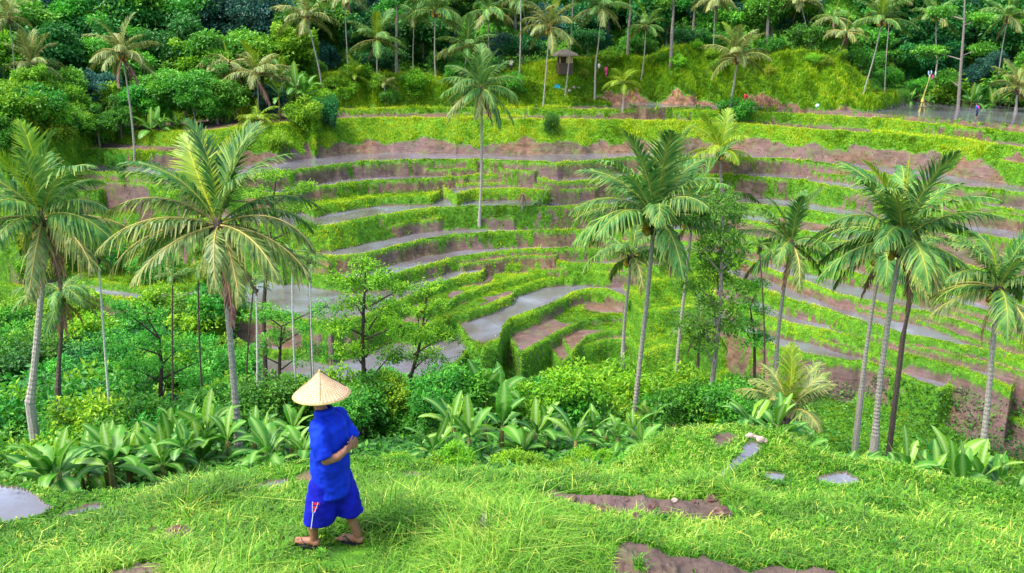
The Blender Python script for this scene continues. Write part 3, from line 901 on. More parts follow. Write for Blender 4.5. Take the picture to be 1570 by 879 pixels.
def nut_cluster(r, seed, n=9):
    rg = np.random.default_rng(seed); g = Geo()
    for k in range(n):
        a_ = rg.uniform(0, 2 * math.pi); c = np.array([math.cos(a_) * .28, math.sin(a_) * .28, -rg.uniform(.1, .45)]) * r
        th_ = np.linspace(0, math.pi, 6); rr_ = np.sin(th_) * .11 * r; zz_ = np.cos(th_) * .13 * r
        V, q, tr = tube(np.stack([0 * zz_ + c[0], 0 * zz_ + c[1], zz_ + c[2]], 1), np.clip(rr_, .004, None), 7, cap=False)
        g.add(V, q)
    for k in range(4):
        a_ = rg.uniform(0, 2 * math.pi)
        V, q, tr = tube([[0, 0, 0], [math.cos(a_) * .2 * r, math.sin(a_) * .2 * r, -.05 * r], [math.cos(a_) * .34 * r, math.sin(a_) * .34 * r, -.42 * r]], [.02 * r, .015 * r, .008 * r], 5)
        g.add(V, q, tr)
    return g.mesh('coconut_cluster', ['coconut'])
NUTS = [nut_cluster(1.0, 1), nut_cluster(1.0, 2)]

def boot_mesh(r, seed=0):
    """fibrous crown base"""
    g = Geo(); rg = np.random.default_rng(seed)
    V, q, tr = tube([[0, 0, -.5], [0, 0, -.25], [0, 0, .1], [0, 0, .45]], [r * .9, r * 1.25, r * 1.1, r * .25], 9)
    g.add(V, q, tr)
    for k in range(14):
        a_ = rg.uniform(0, 2 * math.pi); d = np.array([math.cos(a_), math.sin(a_), 0])
        V, q, tr = tube([d * r * .7 + [0, 0, -.35 + rg.uniform(0, .3)], d * r * 1.9 + [0, 0, rg.uniform(-.25, .25)]], [r * .28, r * .12], 5)
        g.add(V, q, tr)
    return g.mesh('crown_base', ['palm_bark_dark'])
BOOT = boot_mesh(.2)

palm_id = [0]
def palm(label, crown, base, fr_px, r=None, nf=20, look='green', tw=None, elo=0, ehi=5, dry=2, nuts=True, spear=1, bend=.02, group=None, detail=True, mat='palm_bark', cat='palm tree', name='coconut_palm', custom=None, rmin=3, young=False, base_dry=None):
    palm_id[0] += 1; sd = palm_id[0] * 13
    rg = np.random.default_rng(sd)
    if r is None:
        x, y, z = hit(base[0], base[1], rmin); r = math.hypot(x, y)
    bx, by, bz = back_r(base[0], base[1], r)
    gz = ground_z(bx, by)
    if gz > bz: bz = gz
    cx, cy, cz = back_r(crown[0], crown[1], r)
    d = ray(*crown); depth = r / math.hypot(d[0], d[1])      # distance along the optical axis
    ppm = F / depth
    L = fr_px / ppm * 1.22
    root = thing(name, label, cat, (bx, by, min(bz, gz) if bz - gz < 3 else bz), group=group)
    ox, oy, oz = root.location
    off = np.array([cx - ox, cy - oy, cz - oz])
    if tw is None: tw = max(.16, min(.32, L * .05))
    tw = tw * .68
    if bz - gz > 0.3 and bz - gz >= 3:
        pass
    below = .5 + max(0, oz - gz)
    top = off - np.array([0, 0, .25])
    part('trunk', trunk_mesh((0, 0, 0), top, tw * .6, tw * .42, bend, mat, sd, below=below), root)
    b = part('crown_base', BOOT, root); b.location = off; b.scale = (tw * 4.6,) * 2 + (min(1.5, L * .3),)
    fl = []
    if custom:
        fl = custom
    else:
        for k in range(nf):
            u = (k + .5) / nf
            ei = int(np.clip(round(ehi - (ehi - elo) * u ** .9 + rg.normal(0, .35)), 0, 5))
            azk = k * 2.39996 + rg.normal(0, .2)
            lk = look
            if look == 'green' and ei >= 4 and rg.random() < .65: lk = 'olive'
            if ei == 0 and rg.random() < .4: lk = 'bright'
            fl.append((math.degrees(azk), ei, rg.uniform(.85, 1.1), lk))
        for k in range(dry):
            fl.append((rg.uniform(0, 360), 0, rg.uniform(.6, .85), 'dry'))
        for k in range(spear):
            fl.append((rg.uniform(0, 360), 0, .8, 'spear'))
    for az_, ei, ls, lk in fl:
        o = part('frond', FR[(lk, ei, int(rg.integers(0, 2)))], root, label='dead brown frond hanging down' if lk == 'dry' else None)
        o.location = off + np.array([0, 0, .12 if lk != 'dry' else -.2])
        o.rotation_euler = (rg.normal(0, .12), rg.normal(0, .08), math.radians(az_))
        o.scale = (L * ls,) * 3
    if nuts:
        o = part('coconut_cluster', NUTS[palm_id[0] % 2], root); o.location = off; s_ = max(.8, min(1.5, L * .33)); o.scale = (s_,) * 3
    return root

# the big palms rising from the ravine. azimuth 0 = right, 90 = away, 180 = left, 270 = towards the viewer
palm('large coconut palm left of the man, with wide drooping fronds and one dead purple frond', (335, 352), (368, 735), 146, r=26, tw=.27, bend=.012,
     custom=[(95, 0, .95, 'bright'), (60, 0, 1.0, 'green'), (150, 0, 1.0, 'green'), (20, 0, .95, 'green'), (175, 1, 1.0, 'green'), (205, 1, .9, 'green'), (5, 1, .95, 'green'),
             (330, 1, .9, 'green'), (120, 1, .9, 'green'), (185, 2, 1.05, 'olive'), (168, 3, 1.0, 'green'), (15, 2, 1.0, 'green'), (35, 3, 1.0, 'green'), (350, 3, 1.0, 'olive'),
             (215, 3, 1.05, 'olive'), (235, 4, .9, 'olive'), (192, 4, 1.05, 'olive'), (340, 4, 1.0, 'olive'), (318, 4, .95, 'olive'), (280, 4, .8, 'olive'), (300, 5, .85, 'olive'),
             (160, 4, 1, 'green'), (60, 4, .9, 'green'), (300, 0, .8, 'dry'), (335, 0, .6, 'dry')])
palm('large coconut palm cut by the left edge, with blue-green upright fronds', (66, 340), (45, 622), 125, r=34, nf=24, elo=0, ehi=5, dry=4, tw=.32)
palm('tall coconut palm with a full feathery crown, in the centre right above the ravine', (1003, 338), (968, 660), 122, r=38, nf=26, elo=0, ehi=4.6, dry=1, tw=.3)
palm('tall coconut palm whose crown pokes out behind the right side of the full feathery palm', (1062, 330), (1033, 590), 100, r=46, nf=15, elo=0, ehi=4, dry=1, tw=.25)
palm('coconut palm half hidden behind the left side of the full feathery palm', (968, 395), (955, 545), 78, r=50, nf=14, elo=1, ehi=4.6, dry=1, tw=.26)
palm('small coconut palm with a thick brown trunk between two larger crowns on the terraces', (1105, 236), (1107, 296), 56, nf=14, elo=0, ehi=4, dry=0, tw=.5, look='bright', mat='bark_grey', rmin=60)
palm('slender coconut palm with a long hanging lower frond, left of the big right-hand palm', (1213, 378), (1190, 560), 78, r=46, nf=18, elo=0, ehi=5, dry=1, tw=.26)
palm('big coconut palm with yellow nuts and arching fronds on the right', (1383, 372), (1342, 672), 128, r=38, nf=26, elo=0, ehi=4.5, dry=1, tw=.32)
palm('coconut palm with yellow nuts just behind the left side of the big right-hand palm', (1352, 392), (1320, 606), 96, r=46, nf=14, elo=2, ehi=5, dry=1, tw=.28)
palm('dark thin-trunked palm behind the big right-hand palm', (1410, 395), (1384, 520), 80, r=52, nf=10, elo=2, ehi=5, dry=1, tw=.26, mat='palm_bark_dark')
palm('coconut palm at the right edge, leaning fronds over the terraces', (1530, 448), (1503, 718), 100, r=34, nf=22, elo=0, ehi=5, dry=1, tw=.28)
# palm with drooping crown in the middle of the terraces
palm('lone tall coconut palm with a drooping crown on the terrace bank in the middle', (738, 138), (735, 343), 66, nf=24, elo=0, ehi=5, dry=1, tw=.34, rmin=60,
     custom=[(a_, e_, l_, k_) for a_, e_, l_, k_ in [(90, 0, .9, 'green'), (0, 0, .8, 'green'), (200, 0, .85, 'green'), (280, 0, .75, 'green'), (20, 1, .85, 'green'), (160, 1, .85, 'green'), (300, 1, .8, 'green'),
             (0, 2, .9, 'green'), (180, 2, .9, 'green'), (60, 2, .9, 'green'), (240, 2, .9, 'green'), (330, 3, .9, 'green'), (205, 3, .9, 'green'), (120, 3, .9, 'green'), (15, 4, .85, 'green'), (170, 4, .85, 'green'),
             (250, 4, .8, 'green'), (290, 4, .85, 'green'), (345, 5, .95, 'green'), (195, 5, 1.0, 'green'), (225, 5, .9, 'olive'), (315, 5, .95, 'green'), (270, 5, .8, 'olive'), (300, 0, .7, 'dry')]])
# palms along the top of the hillside
palm('tall thin coconut palm with browning fronds in front of the jungle at the upper left', (188, 84), (207, 245), 50, nf=18, elo=0, ehi=5, dry=3, look='olive', rmin=60, tw=.26)
palm('leaning coconut palm at the jungle edge, upper left of centre', (470, 28), (493, 117), 44, nf=16, elo=1, ehi=5, r=116, dry=0, look='olive', tw=.28)
palm('coconut palm with pale fronds above the yellow young palm', (394, 118), (393, 152), 50, nf=15, elo=0, ehi=4, r=108, dry=1, look='olive', nuts=False)
palm('drooping brownish palm half hidden left of the palm with pale fronds', (352, 98), (362, 172), 42, nf=10, elo=2, ehi=5, r=112, dry=2, look='olive', nuts=False)
palm('low yellow-green young palm without a trunk on the upper grass terrace', (395, 186), (395, 193), 34, nf=16, elo=1, ehi=4, dry=0, look='bright', nuts=False, tw=.3, spear=2, cat='young palm', name='young_palm', rmin=60)
palm('upright coconut palm on the grassy bank, left of the taller group', (577, 62), (578, 113), 44, nf=17, elo=0, ehi=5, dry=1, r=116)
palm('small young palm sprouting on the left of the grassy bank', (545, 118), (548, 138), 26, nf=10, elo=0, ehi=4, dry=0, nuts=False, look='bright', cat='young palm', name='young_palm', r=115)
palm('low clump of palm fronds on the middle of the grassy bank', (590, 130), (590, 138), 20, nf=9, elo=1, ehi=4, dry=0, nuts=False, look='olive', cat='young palm', name='young_palm', r=114)
palm('tall coconut palm with a pale trunk on top of the grassy bank', (668, 18), (668, 115), 52, nf=18, elo=0, ehi=5, dry=0, r=118)
palm('thin straight palm just left of the tall pale-trunked palm', (636, 22), (634, 112), 34, nf=12, elo=1, ehi=5, dry=0, r=122, nuts=False)
palm('bushy coconut palm leaning over the drooping lone palm', (716, 74), (712, 130), 42, nf=18, elo=0, ehi=5, dry=0, r=116, look='green')
palm('coconut palm with orange nuts at the top edge, behind the lone drooping palm', (750, 18), (750, 90), 46, nf=16, elo=1, ehi=5, dry=0, r=124)
palm('coconut palm with a pale trunk standing on the bare earth slope', (843, 44), (833, 134), 48, nf=18, elo=0, ehi=5, dry=0, r=114, look='olive')
palm('very tall palm with a thin pale trunk left of the bare earth slope', (799, -40), (796, 116), 48, nf=14, elo=1, ehi=5, dry=0, r=117)
palm('very tall leaning palm beside the thatched hut', (880, -45), (867, 112), 48, nf=14, elo=1, ehi=5, dry=0, r=116)
palm('coconut palm reaching the top edge above the people in pink', (921, 14), (913, 98), 42, nf=16, elo=0, ehi=5, dry=0, r=116)
palm('small coconut palm at the jungle edge right of the people in pink', (990, 42), (984, 88), 34, nf=13, elo=0, ehi=5, dry=0, r=118, nuts=False)
palm('short yellow-green young palm on the red earth bank', (956, 128), (955, 158), 30, nf=14, elo=1, ehi=4, dry=0, nuts=False, look='bright', cat='young palm', name='young_palm', r=110, tw=.28)
palm('leaning coconut palm with spreading pale fronds in front of the grassy knoll', (1130, 90), (1117, 152), 50, nf=18, elo=0, ehi=4.4, dry=0, r=110, look='olive', tw=.34)
palm('tall palm with hanging fronds at the top edge above the knoll', (1096, 0), (1093, 92), 36, nf=15, elo=2, ehi=5, dry=1, r=119, look='olive')
palm('curved coconut palm leaning over the end of the grassy knoll', (1352, 32), (1326, 112), 46, nf=17, elo=0, ehi=4.4, dry=0, r=116, bend=-.06)
palm('drooping palm at the top edge above the curved palm', (1368, -6), (1359, 118), 34, nf=13, elo=2, ehi=5, dry=2, r=122, look='olive')
palm('ragged palm with hanging dead fronds behind the knoll', (1298, 52), (1282, 92), 34, nf=12, elo=2, ehi=5, dry=4, r=121, look='olive')
palm('shorter ragged palm leaning right behind the knoll', (1278, 28), (1297, 96), 34, nf=12, elo=2, ehi=5, dry=2, r=124, look='green')
palm('coconut palm in shade left of the bare pale tree', (1436, 26), (1437, 96), 38, nf=14, elo=1, ehi=5, dry=0, r=138, look='green')
palm('coconut palm with nuts at the top right corner', (1545, 28), (1530, 122), 40, nf=16, elo=1, ehi=5, dry=1, r=136)
palm('low coconut palm with pale fronds at the right edge behind the path', (1560, 138), (1557, 174), 42, nf=15, elo=0, ehi=4.5, dry=1, r=126, look='olive', nuts=False, tw=.4)
palm('palm with hanging fronds at the top edge, first palm left of the leaning one', (528, -6), (533, 100), 40, nf=14, elo=2, ehi=5, dry=1, r=120, look='olive')
palm('dark palm with pale tips in the jungle at the far left', (50, 100), (62, 135), 44, nf=14, elo=0, ehi=4, dry=1, r=108, look='olive', nuts=False)
palm('palm at the top left corner among bare branches', (14, 30), (22, 110), 40, nf=12, elo=0, ehi=5, dry=1, r=112, look='olive', nuts=False)
palm('palm crown touching the top edge right of centre', (1228, 4), (1243, 84), 36, nf=14, elo=1, ehi=5, dry=1, r=126, look='olive')
palm('palm crown cut by the top edge above the grassy bank', (800, 2), (815, 104), 38, nf=13, elo=1, ehi=5, dry=0, r=128)
palm('young palm on the bank just left of the grassy slope top', (430, 118), (436, 140), 30, nf=11, elo=0, ehi=4, dry=0, nuts=False, r=113, cat='young palm', name='young_palm')
# young palm in the ravine, lower right
palm('young trunkless coconut palm with pale arching fronds among the banana plants on the right', (1208, 640), (1204, 668), 82, r=24, nf=12, elo=0, ehi=2.6, dry=1, nuts=False, tw=.2, cat='young palm', name='young_palm', look='olive', spear=2)
palm('dark shaggy palm with hanging dead fronds behind the left-edge palm', (95, 452), (88, 600), 62, r=38, nf=14, elo=2, ehi=5, dry=7, nuts=False, tw=.22, mat='palm_bark_dark')
palm('grey feathery palm in the shade below the full feathery palm', (1075, 500), (1070, 560), 50, r=48, nf=12, elo=1, ehi=5, dry=2, nuts=False, mat='palm_bark_dark', look='green')
for lb, c_, b_, r_, mt, fl_ in [
        ('slim dark areca palm, leftmost of the thin trunks behind the large left palm', (264, 428), (262, 640), 38, 'palm_bark_dark', 26),
        ('slim dark areca palm just left of the large left palm trunk', (303, 420), (318, 690), 36, 'palm_bark_dark', 28),
        ('slim dark areca palm just right of the large left palm trunk', (388, 432), (376, 700), 36, 'palm_bark_dark', 28),
        ('slim dark areca palm with a black crown base above the white trunks', (475, 405), (478, 560), 42, 'palm_bark_dark', 26),
        ('slim white-trunked areca palm behind the left side of the straw hat', (447, 395), (457, 650), 33, 'bark_pale', 30),
        ('slim white-trunked areca palm behind the middle of the straw hat', (474, 400), (482, 640), 34, 'bark_pale', 28),
        ('slim pale areca palm between the left-edge palm and the large left palm', (150, 400), (165, 660), 33, 'bark_pale', 28),
        ('slim pale areca palm close to the large left palm, speckled trunk', (392, 445), (394, 720), 31, 'bark_pale', 24),
        ('slim dark areca palm beside the tree on the right of the ravine', (1165, 380), (1172, 570), 44, 'palm_bark_dark', 22)]:
    palm(lb, c_, b_, fl_, r=r_, nf=8, elo=1, ehi=4, dry=0, spear=0, nuts=False, tw=.11, bend=.015, mat=mt, cat='areca palm', name='areca_palm')
# ---------------------------------------------------------------- banana plants
def banana_mat(name, c0, c1, rib):
    m, nt, out = newmat(name)
    at = N(nt, 'ShaderNodeAttribute', attribute_name='rnd'); sep = N(nt, 'ShaderNodeSeparateColor')
    nt.links.new(at.outputs['Color'], sep.inputs[0])
    oi = N(nt, 'ShaderNodeObjectInfo')
    c = mixrgb(nt, oi.outputs['Random'], c0, c1)
    # veins running off the midrib
    wv = N(nt, 'ShaderNodeTexWave', wave_type='BANDS', bands_direction='X', inp={'Scale': 9, 'Distortion': 1.5, 'Detail': 2})
    tc = N(nt, 'ShaderNodeTexCoord'); nt.links.new(tc.outputs['Object'], wv.inputs[0])
    c = mixrgb(nt, .22, c, wv.outputs['Color'], 'MULTIPLY')
    c = mixrgb(nt, sep.outputs[2], c, rib)
    c = mixrgb(nt, sep.outputs[1], c, (.25, .20, .05))
    pb = N(nt, 'ShaderNodeBsdfPrincipled', inp={'Roughness': .42, 'Specular IOR Level': .35})
    tr = N(nt, 'ShaderNodeBsdfTranslucent'); mx = N(nt, 'ShaderNodeMixShader', inp={0: .35})
    nt.links.new(c, pb.inputs['Base Color']); nt.links.new(c, tr.inputs[0])
    nt.links.new(pb.outputs[0], mx.inputs[1]); nt.links.new(tr.outputs[0], mx.inputs[2]); nt.links.new(mx.outputs[0], out.inputs[0])
banana_mat('banana_leaf', (.022, .17, .015), (.11, .37, .022), (.28, .50, .11))
banana_mat('banana_leaf_young', (.12, .36, .02), (.28, .52, .03), (.42, .6, .2))

def banana_leaf_mesh(name, mat, e0, droop, Lb=1.0, w=.17, seed=0):
    rg = np.random.default_rng(seed)
    m = 16; t = np.linspace(0, 1, m)
    el = e0 - droop * t ** 1.6
    x = np.concatenate([[0], np.cumsum(np.cos(el[:-1]) / (m - 1))]) * Lb; z = np.concatenate([[0], np.cumsum(np.sin(el[:-1]) / (m - 1))]) * Lb
    y = rg.normal(0, .04) * t ** 2
    u = np.clip((t - .17) / .83, 0, 1)
    wd = w * np.sin(np.pi * u ** .8) ** .55; wd[-1] = .004; wd = np.where(t < .17, .008, wd) * (1 + rg.normal(0, .05, m))
    off = np.array([-1, -.5, -.04, .04, .5, 1]); fold = rg.uniform(.10, .35)
    U = np.stack([-np.sin(el), 0 * el, np.cos(el)], 1)
    V = []; rr = []
    for k in range(m):
        for o_ in off:
            V.append(np.array([x[k], y[k] + o_ * wd[k], z[k]]) + U[k] * (abs(o_) * wd[k] * fold - (abs(o_) > .9) * wd[k] * rg.uniform(0, .22)))
            rr.append([.5, .35 * (rg.random() < .12 and abs(o_) > .9), 1.0 if abs(o_) < .1 else 0])
    q = []
    for k in range(m - 1):
        for j in range(5):
            if rg.random() < .05 and j in (0, 4): continue
            q.append([k * 6 + j, k * 6 + j + 1, (k + 1) * 6 + j + 1, (k + 1) * 6 + j])
    return mk_mesh(name, V, np.array(q), mat, rnd=np.array(rr), smooth=True)
BL = {}
for i, (e, d) in enumerate([(80, 25), (66, 55), (52, 85), (36, 95), (12, 85)]):
    for sd in range(2):
        BL[(i, sd)] = banana_leaf_mesh('banana_leaf', 'banana_leaf', R(e), R(d), seed=i * 7 + sd)
        BL[(i, sd + 2)] = banana_leaf_mesh('banana_leaf_young', 'banana_leaf_young', R(e), R(d * .8), w=.13, seed=i * 7 + sd + 40)
BSTEM = []
for sd in range(3):
    P_ = [[0, 0, -.5], [0.01, 0, 0], [.02 * sd, .01, .5], [.03, .02, 1.0]]
    V_, q_, t_ = tube(P_, [.12, .105, .08, .055], 9)
    BSTEM.append(mk_mesh('stem', V_, [q_, t_], 'banana_stem', smooth=True))

def banana(label, px, py, r, h=1.2, L=1.5, nl=8, group=None, young=.15, z=None, cat='banana plant'):
    x, y, zz = back_r(px, py, r)
    gz = ground_z(x, y)
    if 20 < r < 45 and zz - gz > .15:
        x, y, zz = hit(px, py, 16.5); gz = zz
        if math.hypot(x, y) > 27:
            x, y, _z = back_r(px, py, r); zz = gz = ground_z(x, y)
    root = thing('banana_plant', label, cat, (x, y, zz), rz=rng.uniform(0, 6.28), group=group)
    s = part('stem', BSTEM[int(rng.integers(0, 3))], root); s.scale = (h ** .5, h ** .5, h)
    if zz - gz > .3:
        V_, q_, t_ = tube([[0, 0, -(zz - gz) - .4], [0, 0, 0.02]], [.12, .1], 8)
        part('stem', mk_mesh('lower_stem', V_, [q_, t_], 'banana_stem', smooth=True), root)
    for k in range(nl):
        i = int(np.clip(round(0.1 + 4.2 * (k / nl) + rng.normal(0, .4)), 0, 4))
        yv = 2 if rng.random() < young or k == 0 else 0
        o = part('leaf', BL[(i, int(rng.integers(0, 2)) + yv)], root)
        o.location = (0, 0, h * (.98 - .12 * k / nl)); o.rotation_euler = (rng.normal(0, .15), rng.normal(0, .12), k * 2.4 + rng.normal(0, .3))
        o.scale = (L * rng.uniform(.75, 1.1),) * 3
    return root

BG = 'banana plants in the ravine'
def row(label, pts, r0, r1, h, L, nl=8, young=.15, jit=6):
    for _k0, (px, py) in enumerate(pts):
        for _k in range(2 if 22 < r0 < 30 and _k0 % 3 else 1): banana(label, px + _k * 14 + rng.normal(0, jit), py + rng.normal(0, 3), rng.uniform(r0, r1), h * rng.uniform(.45, 1.1), L * rng.uniform(.7, 1.2), nl=int(rng.integers(nl - 2, nl + 2)), group=label[:60], young=young)
# row left of the man
row('broad-leaved banana plant in the row left of the man', [(100, 745), (140, 748), (175, 748), (205, 746), (240, 742), (268, 742), (300, 738), (325, 742), (350, 730), (190, 722), (230, 720), (265, 722), (300, 712), (120, 728), (330, 712), (160, 720), (215, 760), (285, 755), (90, 715), (130, 705), (170, 700), (210, 705), (250, 700), (290, 698), (320, 700), (110, 735), (60, 738)], 21, 25, .95, 1.15, 10, .2)
row('banana plant at the left edge above the small paddy pool', [(10, 690), (45, 680), (75, 705), (25, 730), (-20, 700), (60, 650)], 21, 24, .8, 1.15, 8, .3)
row('banana plant between the large left palm and the man', [(388, 702), (415, 695), (428, 700), (452, 700), (462, 690), (405, 715), (440, 712)], 21, 25, .8, 1.0, 8, .25)
row('banana plant in the row right of the man', [(672, 715), (700, 708), (726, 712), (745, 700), (785, 712), (800, 716), (818, 706), (838, 712), (862, 700), (884, 710), (905, 700), (925, 705), (950, 706), (968, 694), (985, 700), (690, 690), (770, 690)], 21, 25, .85, 1.0, 9, .3)
for lb, px, py, r, h, L in [('tall banana clump left plant, between the airy tree and the round bush', 742, 668, 30, 1.7, 1.5), ('tall banana clump right plant, between the airy tree and the round bush', 768, 664, 31, 1.9, 1.5)]:
    banana(lb, px, py, r, h, L, nl=10, young=.05)
row('banana plant under the young trunkless palm on the right', [(1190, 690), (1215, 700), (1245, 700), (1180, 665), (1262, 692), (1160, 672), (1290, 690)], 20, 22, 1.3, 1.0, 9, .1)
row('banana plant in the clump at the lower right', [(1340, 705), (1365, 716), (1395, 730), (1420, 736), (1450, 735), (1478, 738), (1500, 748), (1530, 752), (1556, 758), (1440, 715), (1380, 700), (1470, 716), (1320, 690)], 20, 22.5, 1.6, 1.15, 9, .1)
row('banana plant at the foot of the centre right palms', [(1000, 640), (1030, 620), (1060, 640), (930, 600), (1080, 610), (1110, 640), (985, 560), (940, 560)], 34, 40, 1.1, 1.6, 8, .05)
row('tall banana plant behind the left banana row', [(240, 640), (345, 650)], 29, 32, .9, 1.3, 8, 0)
# far away on the hillside
row('banana plant at the jungle foot behind the young yellow palm', [(446, 168), (460, 165), (430, 172)], 106, 108, 1.9, 3.0, 8, .1)
row('banana plant at the jungle foot, left of the terraces', [(232, 208), (252, 206), (270, 206)], 104, 106, .9, 2.4, 8, .05)
row('banana plant behind the upper path at the right', [(1486, 166), (1502, 164), (1520, 168), (1536, 170), (1400, 160), (1430, 162)], 129, 132, 1.0, 2.4, 8, .05)
banana('single leafy papaya-like plant on the grassy bank beside the withered one', 832, 322, 88, .6, 1.8, nl=11, cat='leafy plant')

# ---------------------------------------------------------------- shrubs and trees
foliage_mat('leaf_bright', [(.025, .15, .008), (.08, .31, .010), (.21, .50, .015), (.42, .64, .03)], trans=.35, hue_var=.015, val_var=.15)
foliage_mat('leaf_mid', [(.010, .10, .012), (.035, .24, .018), (.10, .40, .028), (.22, .54, .04)], trans=.3, hue_var=.02, val_var=.25)
foliage_mat('leaf_deep', [(.005, .06, .014), (.010, .12, .022), (.03, .22, .035), (.08, .34, .05)], trans=.25, hue_var=.02, val_var=.3)
foliage_mat('leaf_blue', [(.006, .05, .04), (.015, .10, .075), (.03, .16, .11), (.08, .24, .15)], trans=.2, hue_var=.02, val_var=.25)  # bluish foliage; also puts the jungle's teal shade into the leaf colour
foliage_mat('leaf_yellow', [(.08, .16, .006), (.16, .28, .01), (.30, .42, .02), (.42, .46, .05)], trans=.3, hue_var=.02, val_var=.15)

def crown(lobes, dens, size, seed, up=.35, inner=.25, asp=.5, flat=False, clump=5):
    """leaf clumps spread through the outer part of many lobes: lobes = (cx,cy,cz,rx,ry,rz)"""
    rg = np.random.default_rng(seed)
    Cs = []; Ds = []; Ns = []; rs = []
    for (cx, cy, cz, rx, ry, rz) in lobes:
        n = max(3, int(dens * (rx * ry + rx * rz + ry * rz) / 3 / clump))
        d = rand_dirs(n, rg); d[:, 2] = np.where(rg.random(n) < up, np.abs(d[:, 2]), d[:, 2])
        rad = np.where(rg.random(n) < inner, rg.uniform(.4, .8, n), rg.uniform(.8, 1.06, n))
        tone = rg.normal(0, .12) 
        c = np.array([cx, cy, cz]) + d * rad[:, None] * np.array([rx, ry, rz])
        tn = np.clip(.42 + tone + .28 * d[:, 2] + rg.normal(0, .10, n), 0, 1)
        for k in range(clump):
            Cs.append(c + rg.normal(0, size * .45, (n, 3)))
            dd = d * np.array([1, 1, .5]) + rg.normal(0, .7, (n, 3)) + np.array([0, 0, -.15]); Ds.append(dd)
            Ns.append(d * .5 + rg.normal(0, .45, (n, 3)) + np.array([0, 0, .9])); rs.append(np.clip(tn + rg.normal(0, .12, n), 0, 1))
    C = np.concatenate(Cs); D = np.concatenate(Ds); Nn = np.concatenate(Ns); r = np.concatenate(rs)
    n = len(C)
    return leaves(C, D, Nn, size * rg.uniform(.7, 1.3, n), size * asp * rg.uniform(.8, 1.2, n), r, tipv=.15)

def lobed(seed, rad, hgt, n, lr, base=0.0, spread=1.0):
    rg = np.random.default_rng(seed); L_ = []
    for k in range(n):
        d = rand_dirs(1, rg)[0]; d[2] = abs(d[2]) if rg.random() < .75 else d[2] * .6
        q = rg.uniform(.45, 1.0)
        rr_ = lr * rg.uniform(.6, 1.25)
        L_.append((d[0] * rad * q * spread, d[1] * rad * q * spread, base + d[2] * hgt * q, rr_, rr_, rr_ * rg.uniform(.6, .85)))
    return L_

def limbs(lobes, top, base_r, base=(0, 0, -.6), seed=0, k=10, split=.45):
    rg = np.random.default_rng(seed); g = Geo()
    base = np.array(base, float); top = np.array(top, float)
    mid = base + (top - base) * .5 + [rg.normal(0, .1), rg.normal(0, .1), 0]
    V, q, tr = tube([base, base + (mid - base) * .3, mid, top], [base_r * 1.35, base_r, base_r * .8, base_r * .45], 8); g.add(V, q, tr)
    idx = rg.permutation(len(lobes))[:k]
    for i in idx:
        c = np.array(lobes[i][:3]); s = mid + (top - mid) * rg.uniform(0, 1)
        if c[2] < s[2]: s = mid
        m_ = s + (c - s) * .5 + [0, 0, .12 * np.linalg.norm(c - s)]
        V, q, tr = tube([s, m_, c], [base_r * .38, base_r * .25, base_r * .1], 5); g.add(V, q, tr)
    return g

# forest tree kinds (unit: metres)
TREES = {}
def tree_kind(key, mat, seed, rad, hgt, trunk_h, n, lr, dens, size, bark='bark_grey', asp=.55, spread=1.0):
    lb = lobed(seed, rad, hgt, n, lr, base=trunk_h, spread=spread)
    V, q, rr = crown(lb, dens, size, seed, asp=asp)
    cm = mk_mesh('crown', V, q, mat, rnd=rr)
    g = limbs(lb, (0, 0, trunk_h + hgt * .6), .2, seed=seed)
    TREES[key] = (g.mesh('trunk', [bark]), cm)
tree_kind('deep0', 'leaf_deep', 11, 4.2, 5.5, 4.5, 34, 1.5, 300, .5)
tree_kind('deep1', 'leaf_deep', 12, 3.6, 6.5, 5.0, 34, 1.3, 320, .45)
tree_kind('mid0', 'leaf_mid', 13, 4.0, 4.5, 3.8, 32, 1.4, 320, .42)
tree_kind('mid1', 'leaf_mid', 14, 3.2, 5.0, 3.2, 28, 1.25, 340, .4)
tree_kind('bright0', 'leaf_bright', 15, 3.0, 4.0, 3.0, 28, 1.1, 360, .42)
tree_kind('blue0', 'leaf_blue', 16, 3.6, 4.5, 3.8, 28, 1.3, 380, .32)
tree_kind('blue1', 'leaf_blue', 17, 2.6, 2.6, 2.2, 22, 1.0, 420, .3)
SH = {}
def shrub_kind(key, mat, seed, rad, hgt, n, lr, dens, size, asp=.5):
    lb = lobed(seed, rad, hgt, n, lr, base=hgt * .35)
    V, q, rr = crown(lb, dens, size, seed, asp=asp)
    cm = mk_mesh('foliage', V, q, mat, rnd=rr)
    g = limbs(lb, (0, 0, hgt * .5), .05, base=(0, 0, -.8), seed=seed, k=8)
    SH[key] = (g.mesh('stem', ['bark_grey']), cm)
shrub_kind('bright0', 'leaf_bright', 31, 1.1, 1.2, 26, .42, 1100, .17)
shrub_kind('bright1', 'leaf_bright', 32, 1.3, 1.0, 30, .40, 1100, .15)
shrub_kind('mid0', 'leaf_mid', 33, 1.2, 1.4, 26, .45, 1300, .15)
shrub_kind('mid1', 'leaf_mid', 34, 1.0, 1.0, 22, .4, 1300, .13)
shrub_kind('deep0', 'leaf_deep', 35, 1.3, 1.2, 24, .5, 1000, .18)
shrub_kind('yellow0', 'leaf_yellow', 36, 1.0, 1.0, 20, .4, 1200, .13)
shrub_kind('big0', 'leaf_bright', 37, 1.2, 1.1, 18, .45, 330, .36, asp=.45)

